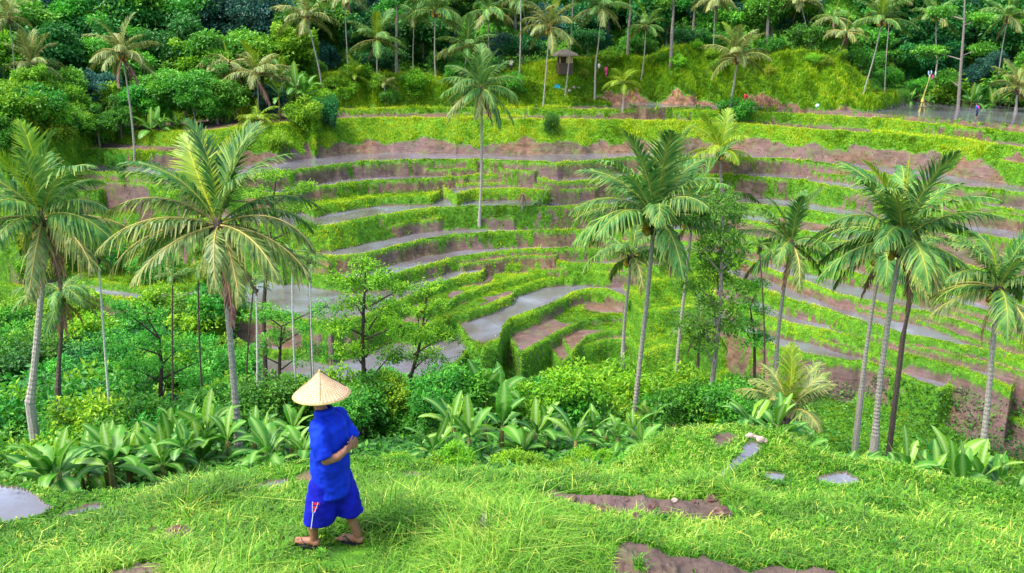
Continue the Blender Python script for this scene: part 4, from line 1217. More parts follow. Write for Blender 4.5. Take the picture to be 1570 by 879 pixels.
def place_tree(kind, label, px, py, r, s=1.0, group=None, sz=None, z=None, cat='tree', name='forest_tree'):
    x, y, _ = back_r(px, 300, r) ; gz = ground_z(x, y)
    d = ray(px, py); k = r / math.hypot(d[0], d[1]); x, y = d[0] * k, d[1] * k
    gz = ground_z(x, y)
    t, c = TREES[kind]
    root = thing(name, label, cat, (x, y, gz), rz=rng.uniform(0, 6.28), group=group)
    root.scale = (s, s, sz or s)
    part('trunk', t, root); part('crown', c, root)
    return root
KL = {'deep0': 'broad dark green tree', 'deep1': 'tall dark green tree', 'mid0': 'broad mid green tree', 'mid1': 'mid green bushy tree', 'bright0': 'bright green leafy tree', 'blue0': 'blue-green tree with shade-coloured leaves', 'blue1': 'low blue-green tree'}
def forest(x0, x1, n, r0, r1, kinds, s0, s1, zone):
    for i in range(n):
        px = x0 + (x1 - x0) * (i + rng.uniform(.1, .9)) / n
        k = kinds[int(rng.integers(0, len(kinds)))]
        place_tree(k, KL[k] + ' ' + zone, px, 150, rng.uniform(r0, r1), rng.uniform(s0, s1), group='trees ' + zone)
zl = 'in the jungle at the upper left'
forest(-80, 430, 11, 108, 112, ['mid0', 'mid1', 'bright0', 'deep1', 'mid1', 'blue1'], .55, .85, zl)
forest(-80, 470, 12, 116, 121, ['mid0', 'deep0', 'mid1', 'bright0', 'bright0'], .9, 1.15, zl)
forest(-80, 500, 12, 128, 136, ['deep0', 'deep1', 'mid0', 'blue0'], 1.1, 1.4, zl)
zc = 'in the jungle along the top'
forest(440, 1000, 12, 127, 133, ['deep0', 'blue0', 'mid1', 'deep1', 'blue1'], .6, .95, zc)
forest(440, 1000, 12, 138, 146, ['deep0', 'deep1', 'blue0', 'mid0'], 1.0, 1.4, zc)
zr = 'in the jungle at the upper right'
forest(1000, 1340, 7, 127, 133, ['deep0', 'mid0', 'blue0', 'mid1', 'deep1', 'mid0'], .8, 1.1, zr)
forest(1340, 1680, 9, 146, 152, ['deep0', 'mid0', 'blue0', 'mid1'], 1.0, 1.3, zr)
forest(1000, 1700, 13, 150, 158, ['deep0', 'deep1', 'blue0', 'mid0'], 1.1, 1.4, zr)
forest(1340, 1680, 8, 139, 144, ['blue0', 'blue1', 'mid1', 'deep1'], .5, .75, zr)
forest(-100, 1700, 22, 158, 172, ['deep0', 'deep1', 'mid0', 'blue0'], 1.2, 1.6, 'on the slope above the jungle edge')
for px, r_, s_, k_ in [(62, 104, .62, 'bright0'), (110, 106, .62, 'bright0'), (150, 104, .5, 'mid1'), (185, 106, .55, 'mid1'), (300, 106, .6, 'mid0'), (335, 107, .55, 'mid1'), (265, 109, .8, 'mid0'), (160, 112, .8, 'blue0')]:
    place_tree(k_, KL[k_] + ' at the left front of the jungle', px, 200, r_, s_, group='front trees of the jungle at the left')

def shrub(kind, label, px, py, r=None, s=1.0, group=None, z=None, sz=None, rmin=3, cat='shrub', name='shrub'):
    if r is None:
        x, y, gz = hit(px, py, rmin)
    else:
        x, y, gz = back_r(px, py, r)
        g2 = ground_z(x, y)
        gz = g2 if (gz < g2 or gz - g2 > 1.5) else gz
    st, fo = SH[kind]
    root = thing(name, label, cat, (x, y, gz), rz=rng.uniform(0, 6.28), group=group)
    root.scale = (s, s, sz or s)
    part('stem', st, root); part('foliage', fo, root)
    return root
def shrubs(label, pts, kinds, s, r=None, rmin=3, jit=8):
    for (px, py) in pts:
        shrub(kinds[int(rng.integers(0, len(kinds)))], label, px + rng.normal(0, jit), py + rng.normal(0, jit * .5), r=None if r is None else rng.uniform(*r), s=s * rng.uniform(.75, 1.25), group=label[:60], rmin=rmin)
# ravine undergrowth
def grid(x0, x1, nx, y0, y1, ny, jx=14, jy=8):
    return [(x0 + (x1 - x0) * (i + .5) / nx + rng.normal(0, jx), y0 + (y1 - y0) * (j + .5) / ny + rng.normal(0, jy)) for j in range(ny) for i in range(nx)]
shrubs('leafy green shrub in the undergrowth at the lower left', grid(-20, 340, 9, 600, 700, 3), ['mid0', 'mid1', 'bright1', 'mid0'], 1.1, r=(31, 35))
shrubs('dark green shrub in the thicket behind the left bananas', grid(-20, 330, 8, 520, 600, 2), ['mid0', 'mid1', 'deep0'], 1.3, r=(38, 44))
shrubs('shrub in the thicket behind the man', grid(350, 700, 9, 620, 690, 2), ['mid0', 'bright1', 'mid1'], 1.05, r=(29, 34))
shrubs('shrub in the undergrowth below the lowest paddy', grid(380, 720, 9, 600, 640, 1), ['mid0', 'bright0', 'mid1'], 1.25, r=(42, 47))
shrubs('bright green shrub in the thicket right of the airy tree', grid(700, 960, 7, 600, 680, 3), ['bright0', 'bright1', 'mid0'], 1.05, r=(30, 38))
shrubs('bright feathery shrub at the foot of the curved terraces', [(835, 590), (895, 585), (930, 580), (912, 600), (945, 610), (880, 615), (960, 590), (860, 605)], ['bright0', 'bright1'], 1.3, r=(44, 48))
shrubs('shrub in the shady thicket under the centre right palms', grid(960, 1180, 7, 530, 660, 4), ['bright0', 'mid0', 'mid1', 'bright1'], 1.3, r=(36, 50))
shrubs('shrub on the slope below the right-hand terraces', grid(1130, 1330, 7, 560, 690, 3), ['mid1', 'bright1', 'mid0'], 1.1, r=(30, 44))
shrubs('shrub behind the lower right bananas', grid(1300, 1600, 8, 680, 735, 2), ['mid1', 'bright1', 'mid0', 'yellow0'], .8, r=(30, 35))
shrub('mid0', 'round green shrub with small fruit at the trunk of the big right-hand palm', 1325, 660, r=36, s=1.5)
shrub('bright0', 'small leafy shrub growing on the bank left of the lone palm', 430, 235, rmin=60, s=1.2)
shrub('deep0', 'dark narrow shrub on the upper grass terrace, left of centre', 502, 200, rmin=60, s=1.0, sz=2.4)
shrub('bright0', 'dense light green hedge bush on the upper grass terrace beside the dark narrow shrub', 470, 196, rmin=60, s=1.7)
shrub('mid0', 'dark leafy shrub hanging over the stone wall of the bank, right of the lone palm', 846, 205, rmin=60, s=.7, sz=1.4)
shrub('mid0', 'round shrub on the upper terrace edge above the small thick-trunked palm', 1130, 186, rmin=60, s=1.6)
shrub('mid1', 'first of two tiny bushes on the paddy at the upper left', 172, 262, rmin=60, s=.6, sz=1.2)
shrub('mid1', 'second of two tiny bushes on the paddy at the upper left', 188, 268, rmin=60, s=.6, sz=1.3)
shrubs('bush on the grassy hillside at the far left', grid(-20, 130, 6, 150, 215, 3), ['mid0', 'bright0', 'bright1', 'yellow0'], 1.9, rmin=60)
shrubs('bush on the grassy bank below the palms', grid(440, 820, 12, 115, 150, 1) + grid(450, 600, 5, 150, 165, 1), ['mid0', 'bright0', 'bright1'], 1.3, rmin=60)
shrubs('leafy bush on the grassy knoll', grid(870, 1330, 12, 74, 120, 2), ['bright1', 'bright0', 'yellow0', 'bright0'], .9, rmin=60)
shrubs('bush at the jungle foot along the top', grid(430, 1350, 20, 70, 100, 1), ['mid0', 'deep0', 'mid1'], 1.7, r=(122, 127))
shrubs('bush behind the upper path at the right', grid(1345, 1620, 9, 150, 165, 1), ['mid0', 'deep0', 'mid1', 'big0'], 1.7, r=(132, 137))
shrubs('bush in the thicket behind the left-edge palm', grid(0, 170, 5, 380, 520, 4), ['mid0', 'bright0', 'deep0'], 1.5, r=(46, 56))

shrubs('bush on the level ground behind the leftmost palms', grid(-20, 360, 9, 495, 600, 4), ['mid0', 'bright0', 'mid1', 'deep0'], 1.5, rmin=50)
shrubs('bush on the bank between the upper left paddies', grid(20, 330, 7, 385, 430, 2), ['mid0', 'bright0', 'yellow0'], 1.3, rmin=50)
shrubs('large leafy bush behind the left banana row', grid(-30, 200, 6, 490, 600, 3), ['mid0', 'deep0', 'mid1', 'bright0'], 2.0, r=(40, 50))
shrubs('large dark bush between the thin trunks behind the left palm', grid(200, 460, 6, 560, 620, 2), ['mid0', 'mid1', 'deep0'], 1.5, r=(38, 46))
foliage_mat('leaf_ground', [(.008, .06, .006), (.022, .14, .010), (.06, .25, .015), (.13, .38, .02)], trans=.25, hue_var=0, val_var=0)  # darker than the mid green: paints the shaded gaps between plants
shrubs('low shrub at the foot of the banana plants right of the man', grid(560, 1000, 16, 716, 737, 1), ['bright1', 'mid1', 'bright0'], .28, r=(17.5, 20))
# continuous ground cover in the ravine
def cover():
    mk = azok & (rc > 17.5) & (rc < 64) & (GW[:-1, :-1] < .5) & ((GZ[:-1, :-1] < CZ - 22.6) | (rc < 50))
    P0, i, j = sample(mk, cellA * np.interp(rc, [17, 30, 60], [1.0, 1.0, .6]), 110000)
    n = len(P0)
    tone = fbm(P0[:, 0] * .3, P0[:, 1] * .3, 71)
    P0[:, 2] += rng.uniform(0, 1, n) * (.4 + tone) * np.interp(np.hypot(P0[:, 0], P0[:, 1]), [17, 24, 32], [.15, .2, .55])
    D = rand_dirs(n); D[:, 2] *= .4
    Nn = rng.normal(0, .4, (n, 3)) + [0, 0, 1]
    V, q, rr = leaves(P0, D, Nn, rng.uniform(.12, .3, n), rng.uniform(.07, .16, n), np.clip(tone + rng.normal(0, .2, n), 0, 1), tipv=.1)
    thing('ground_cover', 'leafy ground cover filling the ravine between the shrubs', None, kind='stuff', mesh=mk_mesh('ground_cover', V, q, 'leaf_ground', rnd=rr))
cover()
def hill_cover():
    mk = azok & (rc > 122) & (rc < 215) & (GG[:-1, :-1] > .5)
    P0, i, j = sample(mk, cellA * np.interp(rc, [106, 125, 215], [.5, 1.0, .8]), 120000)
    keep = ~((P0[:, 1] < 118) & (P0[:, 0] > -35) & (P0[:, 2] < CZ - 5)); P0 = P0[keep]
    n = len(P0)
    tone = fbm(P0[:, 0] * .15, P0[:, 1] * .15, 72)
    P0[:, 2] += rng.uniform(0, 1.2, n) * tone * np.interp(P0[:, 1], [112, 130], [.3, 1.6])
    D = rand_dirs(n); D[:, 2] *= .4
    Nn = rng.normal(0, .4, (n, 3)) + [0, 0, 1]
    sz = np.interp(P0[:, 1], [105, 122, 135, 200], [.15, .25, .6, 1.0])
    V, q, rr = leaves(P0, D, Nn, rng.uniform(.6, 1.3, n) * sz, rng.uniform(.4, .7, n) * sz, np.clip(tone + rng.normal(0, .2, n), 0, 1), tipv=.1)
    thing('jungle_undergrowth', 'dense leafy undergrowth on the hillside below the trees', None, kind='stuff', mesh=mk_mesh('jungle_undergrowth', V, q, 'leaf_mid', rnd=rr))
hill_cover()

# airy feathery trees: flat tiers of compound leaves on thin branches
def airy(label, base, top, r, tiers, mat, size=.14, dens=900, bark='bark_dark', tr=.07, cat='tree', name='feathery_tree', seed=5, forks=(), thick=.16):
    """tiers: (px, py, half width px, dr) in the photograph"""
    bx, by, bz = back_r(base[0], base[1], r); gz = ground_z(bx, by)
    root = thing(name, label, cat, (bx, by, bz))
    o = np.array([bx, by, bz])
    tx = np.array(back_r(top[0], top[1], r)) - o
    g = Geo(); rg = np.random.default_rng(seed)
    low = min(0, gz - bz) - .4
    pts = [[0, 0, low], tx * .33 + [rg.normal(0, .08), 0, 0], tx * .66 + [rg.normal(0, .1), 0, 0], tx]
    V, q, t = tube(pts, [tr * 1.3, tr, tr * .75, tr * .35], 7); g.add(V, q, t)
    lob = []
    for (px, py, hw, dr) in tiers:
        c = np.array(back_r(px, py, r + dr)) - o
        d = ray(px, py); ppm = F / (r / math.hypot(d[0], d[1]))
        w = hw / ppm
        f = np.clip((c[2] - .8) / max(.1, tx[2]), .15, 1)
        s = tx * f
        m_ = s + (c - s) * .55 + [0, 0, .05]
        V, q, t = tube([s, m_, c], [tr * .45, tr * .3, tr * .12], 5); g.add(V, q, t)
        for k in range(7):
            a_ = rg.uniform(0, 6.28); q_ = rg.uniform(.2, .75)
            lob.append((c[0] + math.cos(a_) * w * q_, c[1] + math.sin(a_) * w * q_, c[2] + rg.normal(0, .12), w * .42, w * .42, thick * rg.uniform(.7, 1.4)))
            V, q, t = tube([c, [lob[-1][0], lob[-1][1], lob[-1][2] - .03]], [tr * .13, tr * .05], 4); g.add(V, q, t)
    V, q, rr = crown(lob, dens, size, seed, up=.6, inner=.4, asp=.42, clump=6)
    part('trunk', g.mesh('trunk', [bark]), root)
    part('crown', mk_mesh('crown', V, q, mat, rnd=rr), root)
    return root
airy('airy tree with flat tiers of bright compound leaves right of the man', (563, 700), (560, 420), 34,
     [(560, 408, 34, 0), (530, 432, 34, 1), (592, 425, 34, -1), (545, 465, 40, 0), (590, 470, 36, 1), (625, 440, 30, 0), (520, 500, 38, -1), (575, 505, 42, 1), (612, 500, 36, -1), (540, 540, 34, 0), (600, 545, 40, 1), (560, 600, 40, -1), (600, 610, 44, 0), (530, 620, 30, 1)], 'leaf_bright', dens=1040, seed=5, tr=.10)
airy('second airy tree with dark thin trunk, right of the first', (598, 690), (655, 455), 36,
     [(655, 440, 28, 0), (640, 478, 32, 0), (672, 470, 26, 1), (640, 512, 44, -1), (685, 515, 30, 0), (655, 548, 40, 0), (690, 590, 34, 0), (640, 590, 36, 1), (665, 625, 40, 0), (620, 640, 34, -1)], 'leaf_bright', dens=1040, seed=6, tr=.09)
airy('feathery tree with spreading light green twigs behind the large left palm', (402, 560), (420, 300), 52,
     [(425, 268, 40, 0), (460, 290, 34, 0), (400, 300, 40, 0), (445, 320, 42, 0), (470, 345, 34, 0), (415, 345, 36, 0), (265, 300, 30, 0), (250, 360, 34, 0)], 'leaf_bright', dens=660, seed=8, size=.15, tr=.12)
airy('low spreading tree in flat green tiers behind the dark areca trunks', (250, 640), (245, 520), 40,
     [(180, 525, 44, 0), (230, 515, 44, 1), (280, 530, 44, 0), (330, 545, 40, 0), (200, 565, 50, 0), (260, 570, 50, 1), (320, 590, 46, 0), (220, 480, 34, 0), (180, 470, 30, 0)], 'leaf_mid', dens=840, seed=9, size=.13, tr=.1)
airy('low spreading tree with tiered leaves left of the white trunks', (430, 640), (432, 500), 44,
     [(400, 480, 40, 0), (440, 490, 40, 1), (480, 500, 36, 0), (420, 520, 40, 0), (470, 540, 40, 0), (385, 540, 34, 0), (500, 470, 34, 0)], 'leaf_mid', dens=840, seed=10, size=.14, tr=.1)
airy('slim tree with a speckled trunk and dense tiers between the right-hand palm groups', (1085, 700), (1108, 330), 36,
     [(1108, 312, 34, 0), (1085, 335, 34, 0), (1128, 335, 32, 1), (1105, 362, 42, 0), (1075, 385, 34, 0), (1128, 392, 34, 0), (1100, 410, 42, 1), (1070, 440, 34, 0), (1125, 440, 38, 0), (1095, 470, 38, 0), (1065, 500, 36, 0), (1110, 500, 34, 0), (1078, 530, 36, 0)], 'leaf_mid', dens=900, seed=11, size=.13, bark='bark_grey', tr=.11, thick=.3)
airy('leafy tree hanging over the stream right of the large round bush', (1160, 600), (1150, 470), 46,
     [(1150, 470, 30, 0), (1135, 500, 34, 0), (1165, 440, 26, 0), (1160, 520, 34, 0)], 'leaf_mid', dens=1000, seed=12, size=.15, tr=.08)
# bare pale tree at the upper right
def bare_tree(label, base, top, r, tiers, w):
    return airy(label, base, top, r, tiers, 'leaf_mid', dens=260, seed=21, size=.4, bark='bark_grey', tr=w, thick=.5, name='pale_trunk_tree')
bare_tree('tall pale straight tree with thin bare branches at the upper right', (1469, 170), (1480, -30), 126, [(1440, 20, 26, 2), (1500, 30, 26, 3), (1430, 80, 30, 3), (1505, 75, 24, 4), (1450, 120, 24, 4)], .17)
for lb, b_, t_, r_, w_ in [('thin pale trunk of a gum tree among the palms on the grassy bank', (608, 112), (606, -20), 119, .18), ('thin white trunk at the jungle edge above the young yellow palm on the red earth', (1029, 82), (1032, -25), 118, .18),
                           ('pale straight trunk behind the right end of the knoll top', (1176, 74), (1178, -25), 124, .2), ('thin pale trunk behind the people in pink', (962, 82), (966, -20), 122, .16),
                           ('thin pale trunk in the shade right of the leaning jungle-edge palm', (1062, 68), (1064, -20), 124, .15)]:
    bare_tree(lb, b_, t_, r_, [(b_[0] - 10, 5, 22, 1), (b_[0] + 12, -12, 22, 1)], w_)
# ---------------------------------------------------------------- the man in the straw hat
plain_mat('skin', (.30, .13, .07), .5, .4, .12, 30, .15, .002, col2=(.38, .18, .10))
plain_mat('shirt_blue', (.002, .028, .50), .8, .2, .18, 9, .5, .012, col2=(.004, .045, .62))
plain_mat('shorts_blue', (.002, .006, .36), .75, .25, .2, 10, .6, .012, col2=(.003, .010, .50))
plain_mat('white_trim', (.75, .75, .8), .6, .3, .05, 20, 0, 0)
plain_mat('red_patch', (.7, .02, .05), .6, .3, .05, 20, 0, 0)
plain_mat('rubber_black', (.02, .018, .03), .5, .4, .1, 20, 0, 0)
plain_mat('hair_black', (.012, .010, .009), .6, .4, .2, 60, .3, .004)
plain_mat('eye_white', (.7, .68, .62), .3, .5, .02, 20, 0, 0)
plain_mat('lips', (.28, .08, .06), .5, .4, .1, 20, 0, 0)
plain_mat('soil', (.13, .075, .06), .95, .1, .5, 9, 1.0, .03, col2=(.3, .2, .17))
plain_mat('stone', (.42, .33, .27), .9, .2, .3, 5, .6, .02)
plain_mat('thatch', (.30, .24, .17), .95, .1, .35, 30, .8, .03, col2=(.45, .38, .28), stretch=(1, 1, 6))
plain_mat('bamboo', (.45, .36, .12), .6, .3, .2, 10, .3, .01)
plain_mat('wood_dark', (.10, .07, .05), .8, .2, .3, 8, .4, .01)
plain_mat('cloth_cyan', (.02, .35, .45), .7, .2, .15, 10, 0, 0)
plain_mat('cloth_pale', (.45, .62, .75), .7, .2, .15, 10, 0, 0)
plain_mat('cloth_yellow', (.75, .5, .08), .7, .2, .15, 10, 0, 0)
plain_mat('cloth_pink', (.75, .06, .28), .7, .2, .15, 10, 0, 0)
plain_mat('cloth_blue', (.02, .12, .5), .7, .2, .15, 10, 0, 0)
plain_mat('cloth_dark', (.03, .03, .06), .7, .2, .15, 10, 0, 0)
plain_mat('cloth_red', (.5, .05, .04), .7, .2, .15, 10, 0, 0)
plain_mat('cloth_white', (.7, .66, .62), .7, .2, .1, 10, 0, 0)

def straw():
    m, nt, out = newmat('straw')
    tc = N(nt, 'ShaderNodeTexCoord'); sp = N(nt, 'ShaderNodeSeparateXYZ')
    nt.links.new(tc.outputs['Object'], sp.inputs[0])
    at2 = N(nt, 'ShaderNodeMath', operation='ARCTAN2'); nt.links.new(sp.outputs[1], at2.inputs[0]); nt.links.new(sp.outputs[0], at2.inputs[1])
    # woven strips: checks around the cone and down it
    a1 = N(nt, 'ShaderNodeMath', operation='MULTIPLY', inp={1: 22}); nt.links.new(at2.outputs[0], a1.inputs[0])
    z1 = N(nt, 'ShaderNodeMath', operation='MULTIPLY', inp={1: 260}); nt.links.new(sp.outputs[2], z1.inputs[0])
    ad = N(nt, 'ShaderNodeMath', operation='ADD'); nt.links.new(a1.outputs[0], ad.inputs[0]); nt.links.new(z1.outputs[0], ad.inputs[1])
    sb = N(nt, 'ShaderNodeMath', operation='SUBTRACT'); nt.links.new(z1.outputs[0], sb.inputs[0]); nt.links.new(a1.outputs[0], sb.inputs[1])
    s1 = N(nt, 'ShaderNodeMath', operation='SINE'); nt.links.new(ad.outputs[0], s1.inputs[0])
    s2 = N(nt, 'ShaderNodeMath', operation='SINE'); nt.links.new(sb.outputs[0], s2.inputs[0])
    ml = N(nt, 'ShaderNodeMath', operation='MULTIPLY'); nt.links.new(s1.outputs[0], ml.inputs[0]); nt.links.new(s2.outputs[0], ml.inputs[1])
    c = ramp(nt, ml.outputs[0], [(.0, (.50, .32, .16)), (.2, (.66, .46, .27)), (.8, (.76, .59, .40))])
    v = mapping(nt, (1, 1, 1))
    c = mixrgb(nt, .5, c, ramp(nt, noise(nt, 14, 4, .6, v), [(.35, (.62, .5, .38)), (.6, (1, 1, 1))]), 'MULTIPLY')
    pb = N(nt, 'ShaderNodeBsdfPrincipled', inp={'Roughness': .6, 'Specular IOR Level': .35})
    nt.links.new(c, pb.inputs['Base Color']); nt.links.new(bump(nt, ml.outputs[0], .5, .003), pb.inputs['Normal'])
    nt.links.new(pb.outputs[0], out.inputs[0])
straw()

def ball(c, r, n=10):
    c = np.array(c, float); rx, ry, rz = (r, r, r) if np.isscalar(r) else r
    th_ = np.linspace(0, math.pi, n)
    V, q, t = tube(np.stack([0 * th_, 0 * th_, -np.cos(th_)], 1), np.clip(np.sin(th_), .02, None), 14)
    return V * np.array([rx, ry, rz]) + c, q, t
def limb(g, pts, rad, n=14):
    V, q, t = tube(pts, rad, n); g.add(V, q, t)
    g.add(*ball(pts[0], rad[0])); g.add(*ball(pts[-1], rad[-1]))
def loft(rings, n=40):
    """rings: (x, y, z, a, b)"""
    a_ = np.arange(n) * 2 * math.pi / n
    V = np.concatenate([np.stack([x + a * np.cos(a_), y + b * np.sin(a_), z + 0 * a_], 1) for x, y, z, a, b in rings])
    j = np.arange(n); j2 = (j + 1) % n; q = []
    for i in range(len(rings) - 1):
        q.append(np.stack([i * n + j, i * n + j2, (i + 1) * n + j2, (i + 1) * n + j], 1))
    q = np.concatenate(q); k = len(rings)
    V = np.concatenate([V, [[rings[0][0], rings[0][1], rings[0][2]], [rings[-1][0], rings[-1][1], rings[-1][2]]]])
    t = np.concatenate([np.stack([np.full(n, k * n), j2, j], 1), np.stack([np.full(n, k * n + 1), (k - 1) * n + j, (k - 1) * n + j2], 1)])
    return V, q, t
def remesh(o, vox, sm=4):
    m = o.modifiers.new('join', 'REMESH'); m.mode = 'VOXEL'; m.voxel_size = vox; m.use_smooth_shade = True
    if sm:
        m = o.modifiers.new('smooth', 'SMOOTH'); m.factor = .5; m.iterations = sm
    return o

mx, my, _ = back_h(513, 838, 4.87)
mz = ground_z(mx, my)
HEAD = math.atan2(.36, -.93)
man = thing('person', 'man in blue polo shirt, blue shorts and conical straw hat, hands behind his back', 'person', (mx, my, mz + .02), rz=HEAD)
b = Geo()
limb(b, [(.02, 0, .95), (0, 0, 1.1), (-.02, 0, 1.25), (.03, 0, 1.40)], [.12, .115, .11, .06])
limb(b, [(.03, 0, 1.38), (.07, 0, 1.46), (.095, 0, 1.53)], [.062, .056, .06])
b.add(*ball((.11, 0, 1.58), (.098, .078, .115))); b.add(*ball((.145, 0, 1.53), (.065, .055, .065)))
limb(b, [(.19, 0, 1.60), (.215, 0, 1.565)], [.012, .018]); b.add(*ball((.10, .078, 1.57), (.022, .012, .032))); b.add(*ball((.10, -.078, 1.57), (.022, .012, .032)))
b.add(*ball((.185, 0, 1.49), (.03, .03, .02))); b.add(*ball((.192, .03, 1.605), (.02, .028, .01))); b.add(*ball((.192, -.03, 1.605), (.02, .028, .01)))
FEET = [(.205, .10, 1), (-.165, -.10, -1)]
for fx, fy, sg in FEET:
    hx = .03 if sg > 0 else -.03
    limb(b, [(hx - .01, fy, .88), (fx * .55 + .03, fy, .50), (fx * .8 + .01, fy, .36), (fx - .045, fy, .10)], [.095, .062, .06, .040])
    limb(b, [(fx - .045, fy, .36), (fx - .05, fy, .24)], [.050, .046]) if False else None
    limb(b, [(fx - .07, fy, .055), (fx - .01, fy, .06), (fx + .08, fy + .005 * sg, .042), (fx + .12, fy + .008 * sg, .034)], [.038, .042, .040, .036])
    for k in range(5):
        yy = fy + sg * (-.036 + k * .018) ; ln = [.058, .055, .048, .042, .032][k]; rr_ = [.0145, .011, .010, .0095, .009][k]
        limb(b, [(fx + .125, yy, .032), (fx + .125 + ln * .6, yy, .036), (fx + .13 + ln, yy, .027)], [rr_, rr_, rr_ * .9], 10)
# arms behind the back
limb(b, [(-.02, .19, 1.33), (-.055, .235, 1.18), (-.115, .235, 1.04)], [.048, .048, .045])
limb(b, [(-.115, .235, 1.04), (-.195, .16, 1.055), (-.24, .05, 1.10)], [.045, .041, .029])
limb(b, [(-.02, -.19, 1.33), (-.055, -.235, 1.18), (-.115, -.235, 1.03)], [.048, .048, .045])
limb(b, [(-.115, -.235, 1.03), (-.19, -.15, 1.04), (-.232, -.04, 1.08)], [.045, .038, .027])
def hand(g, w, d, up, back, s=1.0):
    """palm and five curled fingers: w wrist, d towards the fingers, up across the knuckles, back away from the body"""
    w, d, up, back = [np.array(v, float) for v in (w, d, up, back)]
    for k in range(4):
        u = (k - 1.5) * .020
        limb(g, [w, w + d * .05 + up * u * .8, w + d * .088 + up * u], [.020, .016, .0125], 10)
        ln = [.040, .046, .043, .034][k]
        p0 = w + d * .088 + up * u; p1 = p0 + d * ln * .8 + back * .006; p2 = p1 + (d * .45 - back * .8) * ln * .6; p3 = p2 + (-d * .5 - back * .6) * ln * .45
        limb(g, [p0, p1, p2, p3], [.0105, .0095, .0088, .0078], 10)
    t0 = w + d * .03 + up * .028; t1 = t0 + d * .028 + up * .032; t2 = t1 + d * .03 + up * .006 - back * .006
    limb(g, [t0, t1, t2], [.014, .0115, .0095], 10)
hand(b, (-.245, .035, 1.105), (-.12, -.97, .22), (.1, .2, .97), (-1, .1, 0))
hand(b, (-.225, -.02, 1.075), (-.2, .93, .28), (-.1, -.25, .96), (-1, -.1, 0))
o = part('body', b.mesh('body', ['skin'], smooth=True), man); remesh(o, .0065, 2)
# hair
hg = Geo(); hg.add(*ball((.085, 0, 1.60), (.098, .084, .105))); hg.add(*ball((.04, 0, 1.55), (.055, .07, .07)))
o = part('hair', hg.mesh('hair', ['hair_black'], smooth=True), man)
for yy in (-.032, .032):
    eg = Geo(); eg.add(*ball((.197, yy, 1.585), (.010, .014, .009))); part('eye', eg.mesh('eye', ['eye_white'], smooth=True), man)
eg = Geo(); eg.add(*ball((.208, 0, 1.522), (.008, .024, .007))); part('lips', eg.mesh('lips', ['lips'], smooth=True), man)

# polo shirt: torso, sleeves and collar
tg = Geo()
tg.add(*loft([(0.005, 0, 0.590, 0.194, 0.225), (0.002, 0, 0.700, 0.186, 0.215), (0.000, 0, 0.820, 0.178, 0.207), (-0.005, 0, 0.950, 0.173, 0.198), (-0.015, 0, 1.080, 0.170, 0.196), (-0.025, 0, 1.200, 0.162, 0.198), (-0.030, 0, 1.290, 0.143, 0.188), (-0.010, 0, 1.355, 0.112, 0.152), (0.015, 0, 1.400, 0.085, 0.106), (0.035, 0, 1.425, 0.068, 0.073)]))
for sg in (1, -1):
    V, q, t = tube([(.0, .10 * sg, 1.33), (-.012, .17 * sg, 1.305), (-.05, .225 * sg, 1.18), (-.10, .24 * sg, 1.055)], [.09, .094, .086, .09], 20); tg.add(V, q, t)
o = part('shirt', tg.mesh('shirt', ['shirt_blue'], smooth=True), man); remesh(o, .012, 5)
tx = bpy.data.textures.new('cloth_folds', 'CLOUDS'); tx.noise_scale = .13; tx.noise_depth = 2
dm = o.modifiers.new('folds', 'DISPLACE'); dm.texture = tx; dm.strength = .045; dm.mid_level = .5
cg = Geo()
a_ = np.linspace(0, 2 * math.pi, 25)
V = []
for ph, (rr_, zz_) in enumerate([(.078, 1.405), (.075, 1.44), (.072, 1.452), (.092, 1.425), (.10, 1.395)]):
    V += [(.025 + rr_ * math.cos(x_), rr_ * math.sin(x_) * 1.02, zz_ + .012 * -math.cos(x_)) for x_ in a_]
q = [[i * 25 + j, i * 25 + j + 1, (i + 1) * 25 + j + 1, (i + 1) * 25 + j] for i in range(4) for j in range(24)]
cg.add(np.array(V), np.array(q))
o = part('collar', cg.mesh('collar', ['shirt_blue'], smooth=True), man); sm_ = o.modifiers.new('t', 'SOLIDIFY'); sm_.thickness = .004
# shorts
sg_ = Geo()
sg_.add(*loft([(0, 0, .56, .165, .19), (0, 0, .72, .165, .195), (0, 0, .88, .15, .18)]))
for (fx, fy, sgn), (hz, cx_, rr_) in zip(FEET, [(.305, .085, .158), (.33, -.12, .138)]):
    V, q, t = loft([(cx_, fy * 1.1, hz, rr_, rr_ * .98), (cx_ * .85, fy * 1.05, hz + .08, rr_ * 1.0, rr_), (cx_ * .55, fy, .55, .150, .145), (cx_ * .2, fy, .72, .14, .12), (0, fy * .9, .84, .12, .1)]); sg_.add(V, q, t)
o = part('shorts', sg_.mesh('shorts', ['shorts_blue'], smooth=True), man); remesh(o, .012, 4)
dm = o.modifiers.new('folds', 'DISPLACE'); dm.texture = tx; dm.strength = .035; dm.mid_level = .5
